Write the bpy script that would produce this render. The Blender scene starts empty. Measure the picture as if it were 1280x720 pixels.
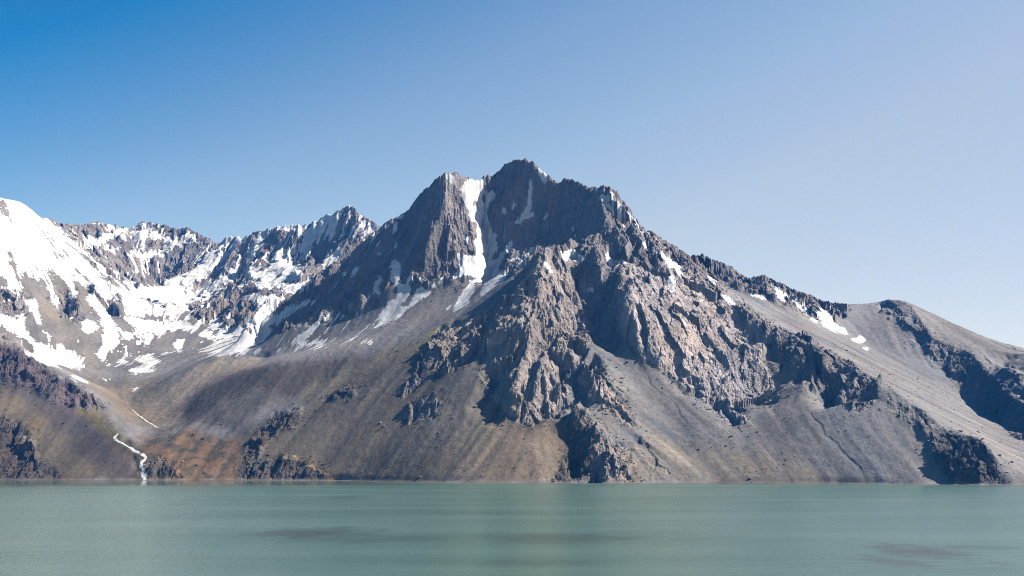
import bpy, math, time
import numpy as np
T0 = time.time()
rng = np.random.default_rng(7)
f32 = np.float32

# ------------------------------------------------------------------ scene frame
# the lake surface is z = 0, the camera stands CAM_H metres above it and looks along +Y.
# Surveyed points are given as (bearing, elevation reading, depth): bearing/elevation in 1/1300 of the depth.
FOC, CAM_H, ROW0, COL0 = 1300.0, 33.0, 580.0, 640.0

def P(px, py, d):
    return ((px-COL0)/FOC*d, d, CAM_H+(ROW0-py)/FOC*d)

# ------------------------------------------------------------------ noise
def _hash(ix, iy, iz, seed):
    h = (ix.astype(np.uint32)*np.uint32(374761393) + iy.astype(np.uint32)*np.uint32(668265263)
         + iz.astype(np.uint32)*np.uint32(2147483647) + np.uint32(seed)*np.uint32(144665))
    h = (h ^ (h >> np.uint32(13)))*np.uint32(1274126177)
    h ^= h >> np.uint32(16)
    return h

def perlin2(x, y, seed=0):
    xi = np.floor(x).astype(np.int32); yi = np.floor(y).astype(np.int32)
    xf = (x-xi).astype(f32); yf = (y-yi).astype(f32)
    u = xf*xf*xf*(xf*(xf*6-15)+10); v = yf*yf*yf*(yf*(yf*6-15)+10)
    z0 = np.zeros_like(xi)
    def g(dx, dy):
        a = (_hash(xi+dx, yi+dy, z0, seed) & np.uint32(1023)).astype(f32)*f32(2*math.pi/1024)
        return np.cos(a)*(xf-dx)+np.sin(a)*(yf-dy)
    a = g(0, 0); b = g(1, 0); c = g(0, 1); d = g(1, 1)
    r = a+u*(b-a)+v*((c+u*(d-c))-(a+u*(b-a)))
    return r*f32(1.5)

_G3 = np.array([[1,1,0],[-1,1,0],[1,-1,0],[-1,-1,0],[1,0,1],[-1,0,1],[1,0,-1],[-1,0,-1],
                [0,1,1],[0,-1,1],[0,1,-1],[0,-1,-1],[1,1,0],[-1,1,0],[0,-1,1],[0,-1,-1]], f32)
def perlin3(x, y, z, seed=0):
    xi = np.floor(x).astype(np.int32); yi = np.floor(y).astype(np.int32); zi = np.floor(z).astype(np.int32)
    xf = (x-xi).astype(f32); yf = (y-yi).astype(f32); zf = (z-zi).astype(f32)
    u = xf*xf*(3-2*xf); v = yf*yf*(3-2*yf); w = zf*zf*(3-2*zf)
    def g(dx, dy, dz):
        q = _G3[(_hash(xi+dx, yi+dy, zi+dz, seed) & np.uint32(15))]
        return q[..., 0]*(xf-dx)+q[..., 1]*(yf-dy)+q[..., 2]*(zf-dz)
    def l(a, b, t): return a+t*(b-a)
    r0 = l(l(g(0,0,0), g(1,0,0), u), l(g(0,1,0), g(1,1,0), u), v)
    r1 = l(l(g(0,0,1), g(1,0,1), u), l(g(0,1,1), g(1,1,1), u), v)
    return l(r0, r1, w)

def fbm2(x, y, sc, octv, seed, gain=0.5):
    r = 0; a = 1.0
    for o in range(octv):
        r = r+a*perlin2(x/sc+o*17.3, y/sc-o*9.1, seed+o); sc *= 0.5; a *= gain
    return r

def ridged2(x, y, sc, octv, seed, gain=0.5):
    r = 0; a = 1.0; w = 1.0
    for o in range(octv):
        n = 1-np.abs(perlin2(x/sc+o*7.7, y/sc+o*3.3, seed+o))*1.6
        n = np.clip(n, 0, 1)**2*w
        w = np.clip(n*1.6, 0, 1)
        r = r+a*n; sc *= 0.5; a *= gain
    return r

def blur(a, s):
    """separable gaussian by three box passes"""
    a = np.asarray(a, f32)
    r = max(1, int(round(s*0.95)))
    for ax in (0, 1):
        for _ in range(3):
            p = np.concatenate([np.repeat(np.take(a, [0], ax), r+1, ax), a, np.repeat(np.take(a, [-1], ax), r, ax)], ax)
            c = np.cumsum(p, ax, dtype=np.float64)
            n = a.shape[ax]
            hi = np.take(c, range(2*r+1, 2*r+1+n), ax); lo = np.take(c, range(0, n), ax)
            a = ((hi-lo)/(2*r+1)).astype(f32)
    return a

def bil(A, r, c):
    r = np.clip(r, 0, A.shape[0]-1.001); c = np.clip(c, 0, A.shape[1]-1.001)
    ri = r.astype(np.int32); ci = c.astype(np.int32)
    fr = (r-ri).astype(f32); fc = (c-ci).astype(f32)
    W = A.shape[1]; k = ri*W+ci; F = A.ravel()
    a = F[k]; b = F[k+1]; d = F[k+W]; e = F[k+W+1]
    return (a+(b-a)*fc)*(1-fr)+(d+(e-d)*fc)*fr

def uniform_rank(a):
    h, e = np.histogram(a, 2048)
    c = np.concatenate([[0], np.cumsum(h)])/h.sum()
    return np.interp(a, e, c).astype(f32)

def sstep(a, b, x):
    t = np.clip((x-a)/(b-a), 0, 1); return t*t*(3-2*t)

# ------------------------------------------------------------------ terrain grid: conformal polar grid round the viewpoint
STEP = 1.0/FOC
TH0, TH1 = math.atan((-230-COL0)/FOC), math.atan((1510-COL0)/FOC)
RH0, RH1 = math.log(1490.0), math.log(5700.0)
NC = int((TH1-TH0)/STEP)//8*8+1
NR = int((RH1-RH0)/STEP)//8*8+1

def to_grid(x, y):
    return (np.log(np.hypot(x, y))-RH0)/STEP, (np.arctan2(x, y)-TH0)/STEP

# control lines.  'H' hard crest lines, 'S' soft lines (blended), coordinates (bearing, elevation, depth)
SHORE = [(-230,600,0),(0,600,0),(150,600.3,0),(300,600.4,0),(420,601,0),(520,602.5,0),(600,603.8,0),(740,604.3,0),
         (900,604.5,0),(1050,605,0),(1180,606.5,0),(1280,607,0),(1510,608,0)]
SHORE = [(a, b, CAM_H*FOC/(b-ROW0)) for a, b, _ in SHORE]
SKY_MAIN = [(300,412,2800),(335,392,2840),(365,368,2868),(400,342,2892),(440,312,2915),(475,284,2940),(485,276,2938),(500,270,2925),
    (512,261,2900),(520,249,2870),(532,236,2840),(542,227,2815),(550,218,2795),(560,217,2795),(566,215.5,2798),(574,218,2800),(590,224,2830),(602,224,2855),
    (608,221,2868),(616,219,2882),(622,215,2885),(630,206,2878),(642,200.5,2856),(649,201,2842),(656,198,2830),(662,201,2820),(670,205,2808),(676,214,2800),
    (690,224,2782),(699,229,2770),(704,225,2763),(715,224,2755),(727,229,2735),(737,235,2712),(745,234,2690),(755,232,2672),
    (765,235,2660),(772,240,2648),(777,249,2638),(785,257,2625),(792,270,2610),(797,277,2600),(807,289,2578),(817,290,2560),(827,299,2540),(840,306,2510),
    (849,315,2490),(862,321,2460),(875,334,2425),(882,345,2400),(897,358,2365),(916,380,2315),(931,386,2290),(950,399,2240),
    (969,411,2180),(995,420,2120),(1017,431,2070),(1040,446,2030),(1062,457,1990),(1081,469,1950),(1100,480,1910),
    (1126,495,1860),(1156,514,1800),(1180,538,1745),(1210,545,1712),(1227,553,1685),(1243,573,1645),(1252,606.7,1605)]
SKY_RIGHT = [(850,322,2850),(864,319,2860),(879,318,2870),(894,325,2875),(912,332,2880),(927,343,2885),(939,349,2890),(952,343,2900),
    (965,349,2905),(987,359,2910),(1010,368,2920),(1032,377,2930),(1062,380,2930),(1085,379.5,2910),(1100,377,2890),
    (1111,374,2870),(1120,375,2850),(1130,376,2835),(1145,382,2810),(1167,392,2780),(1194,405,2740),(1224,418,2710),(1250,427.5,2690),
    (1280,435,2670),(1340,450,2650),(1420,462,2640),(1510,475,2640)]
SKY_LEFT = [(-230,180,4000),(-120,205,4000),(-60,228,4000),(0,247,4000),(6,248.5,4000),(25,252,4010),(37,260,4030),(50,271,4080),(65,273,4250),(75,279,4400),(95,281,4600),
    (107,280,4700),(119,277,4760),(140,281,4790),(162,285,4800),(175,279.5,4800),(185,277.5,4790),(200,280,4780),(217,284,4750),(236,285.5,4700),
    (250,292.5,4650),(262,299,4610),(271,303,4580),(277,302,4560),(282,297,4540),(290,295,4520),(297,294,4500),(302,299,4480),
    (310,295,4450),(317,290,4420),(332,287,4380),(350,284,4340),(360,281,4300),(372,280,4280),(384,282,4250),(389,279,4235),
    (397,276,4215),(405,269,4190),(417,267,4160),(422,264,4140),(430,259,4115),(437,256,4100),(444,261,4080),(450,267,4060),(460,274,4020),
    (470,279,3980),(478,286,3950),(520,330,3900)]
LINES = [
 ('H', SHORE), ('H', SKY_MAIN), ('H', SKY_RIGHT), ('H', SKY_LEFT),
 # spur crest below the bowl, up to the pinnacle
 ('H', [(685,305,2420),(662,325,2405),(648,350,2390),(640,372,2375),(600,393,2380),(560,415,2385),(520,428,2387),(460,452,2390),
        (400,480,2390),(350,500,2354),(310,540,2260),(298,570,2180),(293,600,2108)]),
 # spine from the shoulder to the pinnacle saddle and on as the central rib
 ('H', [(745,234,2690),(756,262,2605),(761,285,2535),(757,300,2490),(765,330,2430)]),
 ('S', [(735,306,2510),(705,316,2470),(692,312,2440)]),
 ('H', [(685,305,2420),(675,350,2310),(667,400,2210),(657,440,2128),(660,480,2052),(662,522,1978)]),
 # rib of the left top
 ('H', [(552,218,2795),(556,240,2765),(549,265,2738),(541,282,2718),(533,305,2695),(531,325,2678),(541,350,2656)]),
 ('S', [(524,262,2850),(508,292,2830),(498,325,2755),(495,352,2678)]),
 # couloir
 ('S', [(602,226,2857),(606,260,2808),(607,300,2742),(603,335,2676),(598,346,2650)]),
 ('S', [(575,345,2650),(541,353,2654),(500,357,2668),(470,375,2682),(430,395,2690),(380,405,2705),(332,424,2720)]),
 ('S', [(296,419,3150),(304,430,3040),(316,438,2890),(326,443,2770)]),
 # foot of the dark face
 ('S', [(600,345,2655),(622,339,2690),(636,325,2735),(648,312,2765),(662,298,2770),(690,284,2745),(715,290,2680),(735,299,2585)]),
 # bowl floor
 ('S', [(590,372,2600),(540,398,2550),(480,421,2485),(420,437,2480),(360,447,2490)]),
 ('S', [(500,395,2600),(440,418,2600),(380,437,2630),(350,444,2650)]),
 ('S', [(222,531,2428),(230,510,2475),(255,483,2515),(300,462,2520),(345,452,2492),(400,446,2470)]),
 # scree fan and rock foot of the right face
 ('S', [(725,375,2350),(745,400,2275),(775,440,2172),(810,490,2028),(840,540,1920),(868,604,1755)]),
 ('H', [(803,292,2562),(788,330,2388),(787,370,2262),(797,420,2148),(808,455,2098)]),
 ('S', [(808,455,2090),(870,482,2046),(930,505,2003),(970,497,2048)]),
 ('S', [(945,408,2205),(962,428,2125),(982,456,2045),(1005,472,1962),(1030,490,1912),(1060,506,1862),(1090,520,1825),(1130,545,1765),(1158,565,1715),(1182,588,1660),(1200,604,1625)]),
 # scree behind the crag band
 ('S', [(905,362,2600),(960,390,2520),(1040,435,2300),(1100,468,2130),(1180,515,1950),(1260,560,1790),(1330,606.9,1594)]),
 ('S', [(1075,428,2680),(1120,450,2560),(1190,500,2300),(1260,548,2060),(1300,570,1950)]),
 # right-hand ridge with its shaded flank
 ('H', [(1120,375,2850),(1140,383,2790),(1150,398,2710),(1165,422,2620),(1195,434,2570),(1215,440,2520),(1240,468,2370),
        (1270,498,2220),(1300,522,2120),(1340,560,1900),(1385,607.3,1568)]),
 ('S', [(1112,396,2760),(1138,416,2690),(1158,448,2580),(1190,470,2510),(1203,482,2460),(1231,508,2340),(1262,538,2190),(1292,556,2100)]),
 # left hill
 ('H', [(-230,330,2800),(-100,385,2740),(0,430,2668),(27,436,2650),(60,455,2600),(100,480,2540),(125,500,2480),(131,512,2430),(150,540,2310),(168,572,2200),(176,600.4,2108)]),
 # stream bed
 ('S', [(178,600.4,2105),(172,590,2135),(177,576,2175),(165,562,2215),(143,550,2258),(147,545,2275),(170,540,2350),(200,535,2420),(165,513,2560),(150,498,2640)]),
 ('S', [(165,548,2265),(200,543,2300),(260,541,2305),(298,547,2260)]),
 ('S', [(110,478,2720),(150,490,2660),(188,498,2610),(217,505,2530),(228,527,2440)]),
 ('H', [(190,488,2640),(205,476,2670),(230,462,2690),(270,447,2700),(310,446,2690),(335,450,2660)]),
 ('S', [(232,505,2530),(262,478,2575),(305,459,2590),(340,452,2585)]),
 ('S', [(190,477,2820),(230,456,2870),(270,442,2920)]),
 # snow mountain on the left
 ('S', [(-230,395,3000),(-100,408,2980),(0,428,2950),(50,450,2930),(110,465,2880),(160,452,2980),(200,441,3100),(240,437,3170),(285,431,3180),(302,427,3150)]),
 ('S', [(50,271,4080),(75,290,3950),(100,315,3850),(120,340,3750),(140,360,3640),(150,385,3520),(160,405,3380),(168,425,3220)]),
 ('S', [(150,350,4150),(165,360,4250),(200,355,4380),(235,331,4440),(262,312,4510)]),
 ('S', [(165,385,3800),(200,384,3850),(235,388,3900)]),
 ('S', [(200,410,3450),(260,415,3400),(300,418,3330),(330,412,3200)]),
 ('H', [(302,296,4480),(287,320,4360),(264,348,4210),(243,374,4070),(233,386,3990)]),
 ('S', [(317,340,3960),(345,352,3850),(375,357,3740),(395,348,3700)]),
 ('S', [(384,285,4200),(376,308,4060),(362,332,3920)]),
 ('H', [(417,268,4150),(410,295,4020),(402,322,3900),(395,345,3760)]),
 ('H', [(300,372,3560),(322,366,3560),(350,362,3560)]),
 ('S', [(290,400,3400),(330,390,3330)]),
]
# ground that lies out of sight behind the crests: (bearing, depth, height)
PLAN = [
 [(300,3300,400),(480,3350,380),(600,3250,430),(720,3150,430),(800,3050,440),(850,3000,480)],
 [(520,4400,500),(700,3900,250),(900,3700,200),(1100,3600,180),(1300,3500,150),(1510,3500,150)],
 [(-230,5680,500),(100,5680,600),(480,5600,400),(800,5600,100),(1510,5600,50)],
 [(-230,1495,-14),(100,1495,-14),(500,1495,-14),(700,1495,-12),(900,1495,-12),(1100,1495,-12),(1510,1492,-6)],
 [(-230,4350,800),(-60,4350,860),(20,4350,880)],
]

def densify(pts, n=1.2):
    out = []
    for a, b in zip(pts[:-1], pts[1:]):
        L = max(abs(b[0]-a[0]), abs(b[1]-a[1]), abs(math.log(abs(b[2])/abs(a[2])))*FOC if a[2] > 0 and b[2] > 0 else 1)
        k = max(1, int(L/n))
        for i in range(k):
            t = i/k; out.append(tuple(a[j]+(b[j]-a[j])*t for j in range(3)))
    out.append(tuple(pts[-1])); return np.array(out)

pts, hard = [], []
for kind, ln in LINES:
    q = densify(ln, 0.7)
    x = (q[:,0]-COL0)/FOC*q[:,2]; y = q[:,2]; z = CAM_H+(ROW0-q[:,1])/FOC*q[:,2]
    r, c = to_grid(x, y)
    pts.append(np.stack([r, c, z], 1)); hard.append(np.full(len(q), kind == 'H'))
for ln in PLAN:
    q = densify([(a, d, z) for a, d, z in ln], 3.0)
    x = (q[:,0]-COL0)/FOC*q[:,1]; r, c = to_grid(x, q[:,1])
    pts.append(np.stack([r, c, q[:,2]], 1)); hard.append(np.zeros(len(q), bool))
pts = np.concatenate(pts); hard = np.concatenate(hard)
ok = (pts[:,0] >= 0) & (pts[:,0] <= NR-1) & (pts[:,1] >= 0) & (pts[:,1] <= NC-1)
pts, hard = pts[ok], hard[ok]

def solve(step, Z0, iters):
    R, C = (NR-1)//step+1, (NC-1)//step+1
    w = np.zeros((R, C)); s = np.zeros((R, C))
    ri = np.rint(pts[:,0]/step).astype(int); ci = np.rint(pts[:,1]/step).astype(int)
    np.add.at(w, (ri, ci), 1); np.add.at(s, (ri, ci), pts[:,2])
    fix = w > 0; val = np.where(fix, s/np.maximum(w, 1), 0)
    if Z0 is None: Z = np.full((R, C), 300.0)
    else:
        rr, cc = np.meshgrid(np.arange(R)*((Z0.shape[0]-1)/(R-1)), np.arange(C)*((Z0.shape[1]-1)/(C-1)), indexing='ij')
        Z = bil(Z0.astype(f32), rr, cc).astype(float)
    Z[fix] = val[fix]
    rb = (np.add.outer(np.arange(R), np.arange(C)) % 2) == 0
    m1 = rb & ~fix; m2 = ~rb & ~fix
    om = 1.9 if Z0 is None else 1.7
    for k in range(iters):
        for m in (m1, m2):
            Pd = np.pad(Z, 1, mode='edge')
            A = 0.25*(Pd[:-2,1:-1]+Pd[2:,1:-1]+Pd[1:-1,:-2]+Pd[1:-1,2:])
            Z[m] += om*(A-Z)[m]
    return Z, fix

Z, _ = solve(8, None, 400)
Z, _ = solve(4, Z, 120)
Z, _ = solve(2, Z, 60)
# upsample to the full grid, round the soft lines, keep the crests crisp
rr, cc = np.meshgrid(np.arange(NR, dtype=f32), np.arange(NC, dtype=f32), indexing='ij')
Zf = bil(Z.astype(f32), rr*0.5, cc*0.5)
hm = np.zeros((NR, NC), f32)
hm[np.rint(pts[hard,0]).astype(int), np.rint(pts[hard,1]).astype(int)] = 1
hm = np.clip(blur(hm, 5)*14, 0, 1)
BASE = blur(Zf, 9)*(1-hm)+blur(Zf, 1.2)*hm
TH = (TH0+cc*f32(STEP)); RR = np.exp(RH0+rr*STEP).astype(f32)
X = RR*np.sin(TH); Y = RR*np.cos(TH)
X0c = X; Y0c = Y
print('base', round(time.time()-T0, 1), NR, NC)

def project(x, y, z):
    return COL0+FOC*x/y, ROW0-FOC*(z-CAM_H)/y

# the bearings at which drawn outlines meet the base terrain
COLPX, ROWPY = project(X, Y, BASE)
def hit(px, py, off=0.0):
    c = (math.atan((px-COL0)/FOC)-TH0)/STEP
    c = int(np.clip(round(c), 0, NC-1))
    rowpy = ROWPY[:, c]-FOC*off/Y[:, c]
    k = np.nonzero(rowpy <= py)[0]
    k = k[0] if len(k) else int(np.argmin(rowpy))
    return float(X[k, c]), float(Y[k, c])
# ------------------------------------------------------------------ outlines of rock, snow and soil, as surveyed bearings
RW, RH, RX, RY, SS = 1780, 450, -245, 180, 2
def raster(polys):
    """coverage raster of a list of (outline, value); later outlines overwrite"""
    A = np.zeros((RH*SS, RW*SS), f32)
    for poly, v in polys:
        p = (np.array(poly, float)-[RX, RY])*SS
        x0, y0 = np.floor(p.min(0)).astype(int)-1; x1, y1 = np.ceil(p.max(0)).astype(int)+2
        x0, y0 = max(x0, 0), max(y0, 0); x1, y1 = min(x1, RW*SS), min(y1, RH*SS)
        if x1 <= x0 or y1 <= y0: continue
        gx, gy = np.meshgrid(np.arange(x0, x1)+0.5, np.arange(y0, y1)+0.5)
        ins = np.zeros(gx.shape, bool)
        n = len(p)
        for i in range(n):
            ax, ay = p[i]; bx, by = p[(i+1) % n]
            if ay == by: continue
            cnd = (ay > gy) != (by > gy)
            ins ^= cnd & (gx < (bx-ax)*(gy-ay)/(by-ay)+ax)
        A[y0:y1, x0:x1][ins] = v
    return A.reshape(RH, SS, RW, SS).mean((1, 3))
def look(A, px, py):
    return bil(A, (py-RY-0.5).astype(f32), (px-RX-0.5).astype(f32))

sky_pts = [(a, b-6) for a, b, _ in SKY_MAIN if 475 <= a <= 931]
ROCK_MAIN = [(296,412)]+[(a-2, b-5) for a, b, _ in SKY_MAIN if a < 475]+sky_pts+[(945,392),(960,415),(958,432),(950,450),(966,470),(975,490),(970,502),
    (950,503),(925,505),(931,518),(937,534),(905,516),(880,500),(855,481),(830,463),(797,441),(780,424),(765,402),(745,378),(728,366),(716,350),(700,320),(685,303),
    (662,325),(650,342),(640,346),(600,338),(585,345),(560,352),(540,362),(512,360),(495,358),(470,376),(452,388),(430,394),(405,400),(380,404),(350,414),(320,426)]
PYR = [(685,301),(702,322),(716,350),(726,372),(731,395),(737,412),(735,430),(729,452),(721,467),(708,461),(701,470),(712,489),(697,508),(690,521),(672,526),
    (660,531),(640,521),(622,506),(613,495),(627,479),(610,471),(604,464),(622,441),(634,424),(620,432),(604,440),(594,437),(583,452),(566,460),(548,470),(540,452),(528,470),(520,486),(500,492),
    (520,462),(533,432),(553,412),(580,402),(598,392),(622,378),(640,369),(650,346),(662,324)]
RIBR = [(735,443),(746,450),(758,477),(783,508),(795,535),(780,532),(766,522),(755,510),(742,503),(722,476)]
RIBL = [(719,496),(735,520),(750,545),(774,562),(792,603),(693,604),(700,578),(712,540)]
CRAG = [(926,383),(950,396),(995,417),(1040,443),(1081,466),(1106,484),(1098,497),(1078,514),(1060,507),(1040,492),(1010,477),(985,452),(957,424),(935,402)]
CRAG2 = [(1100,484),(1156,512),(1178,538),(1165,552),(1140,535),(1110,512)]
OUT_R = [(1163,552),(1180,540),(1210,545),(1228,553),(1245,573),(1256,607),(1195,607),(1178,590),(1166,578)]
SKYCLIFF = [(860,312),(880,312),(912,327),(950,338),(1010,364),(1050,374),(1062,386),(1045,404),(1025,398),(1000,392),(975,380),(955,372),(938,364),(915,352),(888,348),(868,330)]
RDARK = [(1095,378),(1120,376),(1142,384),(1152,400),(1168,424),(1198,434),(1218,440),(1243,466),(1272,497),(1330,545),(1320,575),(1262,540),(1231,508),(1200,480),(1188,466),(1158,446),(1138,416),(1110,395)]
RDARK2 = [(1236,448),(1262,455),(1300,490),(1300,520),(1275,495),(1255,475)]
HILLROCK = [(-230,330),(-100,385),(0,428),(28,436),(45,450),(60,466),(92,480),(116,495),(128,509),(110,513),(90,506),(70,502),(50,492),(30,480),(0,476),(-230,440)]
HILLROCK2 = [(-230,480),(0,520),(22,530),(42,556),(46,580),(64,590),(75,600),(80,604),(-230,604)]
OUT_S = [(176,604),(179,584),(186,576),(205,574),(217,588),(232,604)]
OUT_L = [(293,604),(298,590),(318,582),(345,573),(365,572),(390,584),(418,603)]
OUT_L2 = [(296,592),(306,565),(322,540),(345,517),(378,512),(372,530),(340,545),(318,570),(305,592)]
SPURR = [(398,500),(420,488),(440,484),(446,494),(420,500)]
FR1 = [(502,520),(512,505),(535,495),(552,505),(548,518),(525,522),(510,528)]
SHORER = [(795,542),(812,560),(835,590),(870,604),(800,604),(785,585)]
BACKROCK = [(50,264),(107,272),(175,270),(250,284),(275,296),(300,286),(340,276),(400,262),(437,248),(480,276),(475,290),(440,315),(400,345),(365,370),(330,390),(290,410),
    (250,400),(235,385),(200,384),(165,362),(150,350),(128,345),(100,312),(72,286)]
ROCKPOLY = [(ROCK_MAIN,1),(PYR,1),(RIBR,1),(RIBL,1),(CRAG,1),(CRAG2,.45),(OUT_R,.8),(SKYCLIFF,1),(RDARK,.55),(RDARK2,.5),(HILLROCK,1),(HILLROCK2,.9),
    (OUT_S,1),(OUT_L,1),(OUT_L2,.75),(SPURR,.8),(FR1,.8),(SHORER,.35),(BACKROCK,1),
    ([(0,370),(20,362),(40,370),(42,395),(25,400),(0,392)],.8),([(60,360),(90,362),(102,380),(104,404),(90,402),(74,388),(62,372)],.9),
    ([(112,350),(140,352),(155,380),(158,392),(140,396),(120,388)],.8)]
ROCK_R = raster(ROCKPOLY)

# ribs: (crest outline, up, down, facet width, right width): crests whose left flank drops away
RIBS = [
 ([(690,392),(697,410),(712,436),(722,463)],12,26,30,120),
 ([(734,446),(744,470),(742,490),(748,509)],10,30,32,90),
 ([(720,503),(733,525),(742,545),(751,566),(756,596)],10,20,36,90),([(735,545),(730,575),(724,600)],5,12,16,30),([(752,560),(760,585),(764,603)],5,14,18,40),
 ([(655,388),(651,430),(645,460),(650,490),(654,518)],14,26,44,70),
 ([(676,438),(671,470),(674,502)],7,15,16,40),
 ([(700,478),(690,505)],6,16,18,40),
 ([(632,383),(619,410),(606,437)],10,24,34,50),
 ([(592,396),(578,425),(568,452)],7,16,22,40),
 ([(777,327),(780,350),(785,388),(796,418),(800,432)],10,22,34,150),
 ([(755,362),(766,395),(786,426)],6,14,22,50),
 ([(727,322),(733,345),(738,360)],8,20,26,40),
 ([(742,316),(747,345),(754,360)],8,20,24,40),
 ([(712,338),(720,360),(735,380)],6,12,18,40),
 ([(757,264),(776,290),(790,322)],9,22,30,60),
 ([(786,268),(800,305),(803,332)],8,20,24,60),
 ([(735,300),(728,318)],8,18,24,40),
 ([(815,300),(835,345),(850,380)],4,10,20,60),
 ([(874,470),(884,494)],5,14,16,40),
 ([(890,425),(908,452),(922,478)],3,8,10,40),
 ([(905,495),(935,532)],4,9,14,40),
 ([(846,440),(862,476)],3,8,12,40),
 ([(933,388),(943,410)],5,20,20,30),([(951,400),(958,427)],5,20,20,30),([(971,413),(979,442)],6,24,24,30),
 ([(990,420),(1001,458)],6,24,24,30),([(1014,432),(1023,468)],6,24,26,30),([(1045,449),(1061,502)],6,26,30,40),([(1068,462),(1082,505)],4,14,20,30),
 ([(1090,478),(1100,500)],3,10,16,30),
 ([(560,250),(563,285),(558,338)],6,16,20,50),
 ([(586,262),(592,285),(590,318)],4,10,16,40),
 ([(489,322),(486,345),(470,366)],26,2,24,34),([(474,336),(468,356)],18,2,18,26),
 ([(657,200),(661,240),(656,270),(648,296)],6,22,30,60),
 ([(700,228),(690,262),(684,290)],5,14,30,60),
 ([(628,208),(628,245),(631,280),(635,308),(637,326)],22,66,54,50),
 ([(1243,452),(1262,474),(1292,503)],8,30,46,80),([(1272,437),(1300,465)],6,22,40,80),
 ([(1008,508),(1030,535),(1050,560),(1072,585),(1087,604)],.2,1.5,3,7),([(800,463),(826,488),(848,512),(868,534)],.2,1.3,3,7),
 ([(1190,544),(1216,560),(1246,603)],6,8,50,60),
 ([(952,341),(958,358),(966,376)],14,50,140,70),([(915,331),(925,352)],8,22,50,60),
 ([(1003,366),(1015,382),(1030,398)],6,18,50,60),
 ([(405,270),(392,300),(381,322)],16,66,80,70),([(437,257),(431,290),(422,318)],18,70,90,80),([(322,290),(316,320),(309,346)],12,50,60,60),([(300,296),(286,322),(262,350)],8,40,60,60),([(418,268),(411,296),(404,320)],8,36,50,50),([(340,288),(334,310),(330,330)],6,30,50,50),([(375,284),(370,300),(366,315)],8,36,50,50),([(448,268),(440,290),(430,310)],8,36,50,50),
 ([(360,282),(352,305),(350,325)],8,30,40,60),([(455,272),(446,296),(436,312)],8,30,50,60),
 ([(319,370),(323,384),(321,399)],14,36,80,60),
 ([(97,364),(98,384),(101,403)],5,26,30,40),([(82,362),(92,392)],4,12,18,30),
 ([(176,284),(178,300),(174,314)],6,20,40,60),([(212,300),(214,312)],6,20,40,60),([(160,330),(172,352)],6,24,50,60),
]
def rib_field(x, y):
    D = np.zeros(x.shape, f32)
    for crest, up, dn, wl, wr in RIBS:
        w = np.array([hit(a, b, up) for a, b in crest])
        pad = max(wr*2.6, wl+150)
        c0 = max(0, int((math.atan(((w[:,0]-pad)/w[:,1]).min())-TH0)/STEP)); c1 = min(NC, int((math.atan(((w[:,0]+pad)/w[:,1]).max())-TH0)/STEP)+2)
        r0 = max(0, int((math.log(np.hypot(*w.T).min()-pad)-RH0)/STEP)); r1 = min(NR, int((math.log(np.hypot(*w.T).max()+pad)-RH0)/STEP)+2)
        xs, ys = x[r0:r1, c0:c1], y[r0:r1, c0:c1]
        best = np.full(xs.shape, 1e9, f32); sgn = np.zeros(xs.shape, f32); tt = np.zeros(xs.shape, f32)
        L = np.hypot(*(w[1:]-w[:-1]).T); cum = np.concatenate([[0], np.cumsum(L)])
        # crest from the far end to the near end: left of the travel direction seen from above is +x
        for i in range(len(w)-1):
            ax, ay = w[i]; dx, dy = w[i+1]-w[i]; l2 = max(dx*dx+dy*dy, 1e-6)
            t = ((xs-ax)*dx+(ys-ay)*dy)/l2; tc = np.clip(t, 0, 1)
            ex, ey = xs-ax-tc*dx, ys-ay-tc*dy
            dist = np.hypot(ex, ey); m = dist < best
            side = np.where(dx*(ys-ay)-dy*(xs-ax) > 0, 1, -1)
            best = np.where(m, dist, best); sgn = np.where(m, side, sgn)
            tt = np.where(m, (cum[i]+tc*L[i])/cum[-1], tt)
        s = best*sgn
        if w[0,1] < w[-1,1]: s = -s
        wb = 36+wl*0.5 if dn > 6 else 5
        h = np.where(s >= 0, up*np.exp(-(np.maximum(s, 0)/wr)**1.3), np.where(s > -wl, up+(up+dn)*s/wl, -dn*np.exp(-(-s-wl)/wb)))
        ends = (sstep(0, .22, tt)*0.85+0.15)*(1-sstep(.72, 1.0, tt))
        beyond = np.exp(-np.maximum(best-max(wl, wr), 0)/40)
        D[r0:r1, c0:c1] += (h*ends*beyond).astype(f32)
    return D

PX, PY = COLPX, ROWPY
rockm = np.clip(look(blur(ROCK_R, 2.0), PX+4*perlin2(X/26, Y/26, 91), PY+4*perlin2(X/26, Y/26, 92)), 0, 1)
# domain warp for the ribs and the rock texture
wx = fbm2(X, Y, 60, 3, 11)*13; wy = fbm2(X, Y, 60, 3, 12)*13
RIB = rib_field(X+wx*0.9, Y+wy*0.9)
print('ribs', round(time.time()-T0, 1))

# ------------------------------------------------------------------ fall-line streaks (line integrals of noise down the slope)
def lic(field, noise, n, ds):
    gr, gc = np.gradient(blur(field, 5)); gc = gc-0.62*np.abs(gr)*(lean if field.shape == BASE.shape else lean[::2, ::2])
    L = np.hypot(gr, gc)+1e-6; gr = (gr/L).astype(f32); gc = (gc/L).astype(f32)
    R0, C0 = np.meshgrid(np.arange(field.shape[0], dtype=f32), np.arange(field.shape[1], dtype=f32), indexing='ij')
    acc = noise.copy(); wsum = 1.0
    for sg in (1, -1):
        r, c = R0.copy(), C0.copy()
        for k in range(n):
            vr = bil(gr, r, c); vc = bil(gc, r, c)
            r = r+sg*ds*vr; c = c+sg*ds*vc
            wgt = math.cos(math.pi/2*(k+1)/(n+1))
            acc = acc+wgt*bil(noise, r, c); wsum += wgt
    a = acc/wsum
    return (a-a.mean())/a.std()
S0 = BASE+RIB
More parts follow.
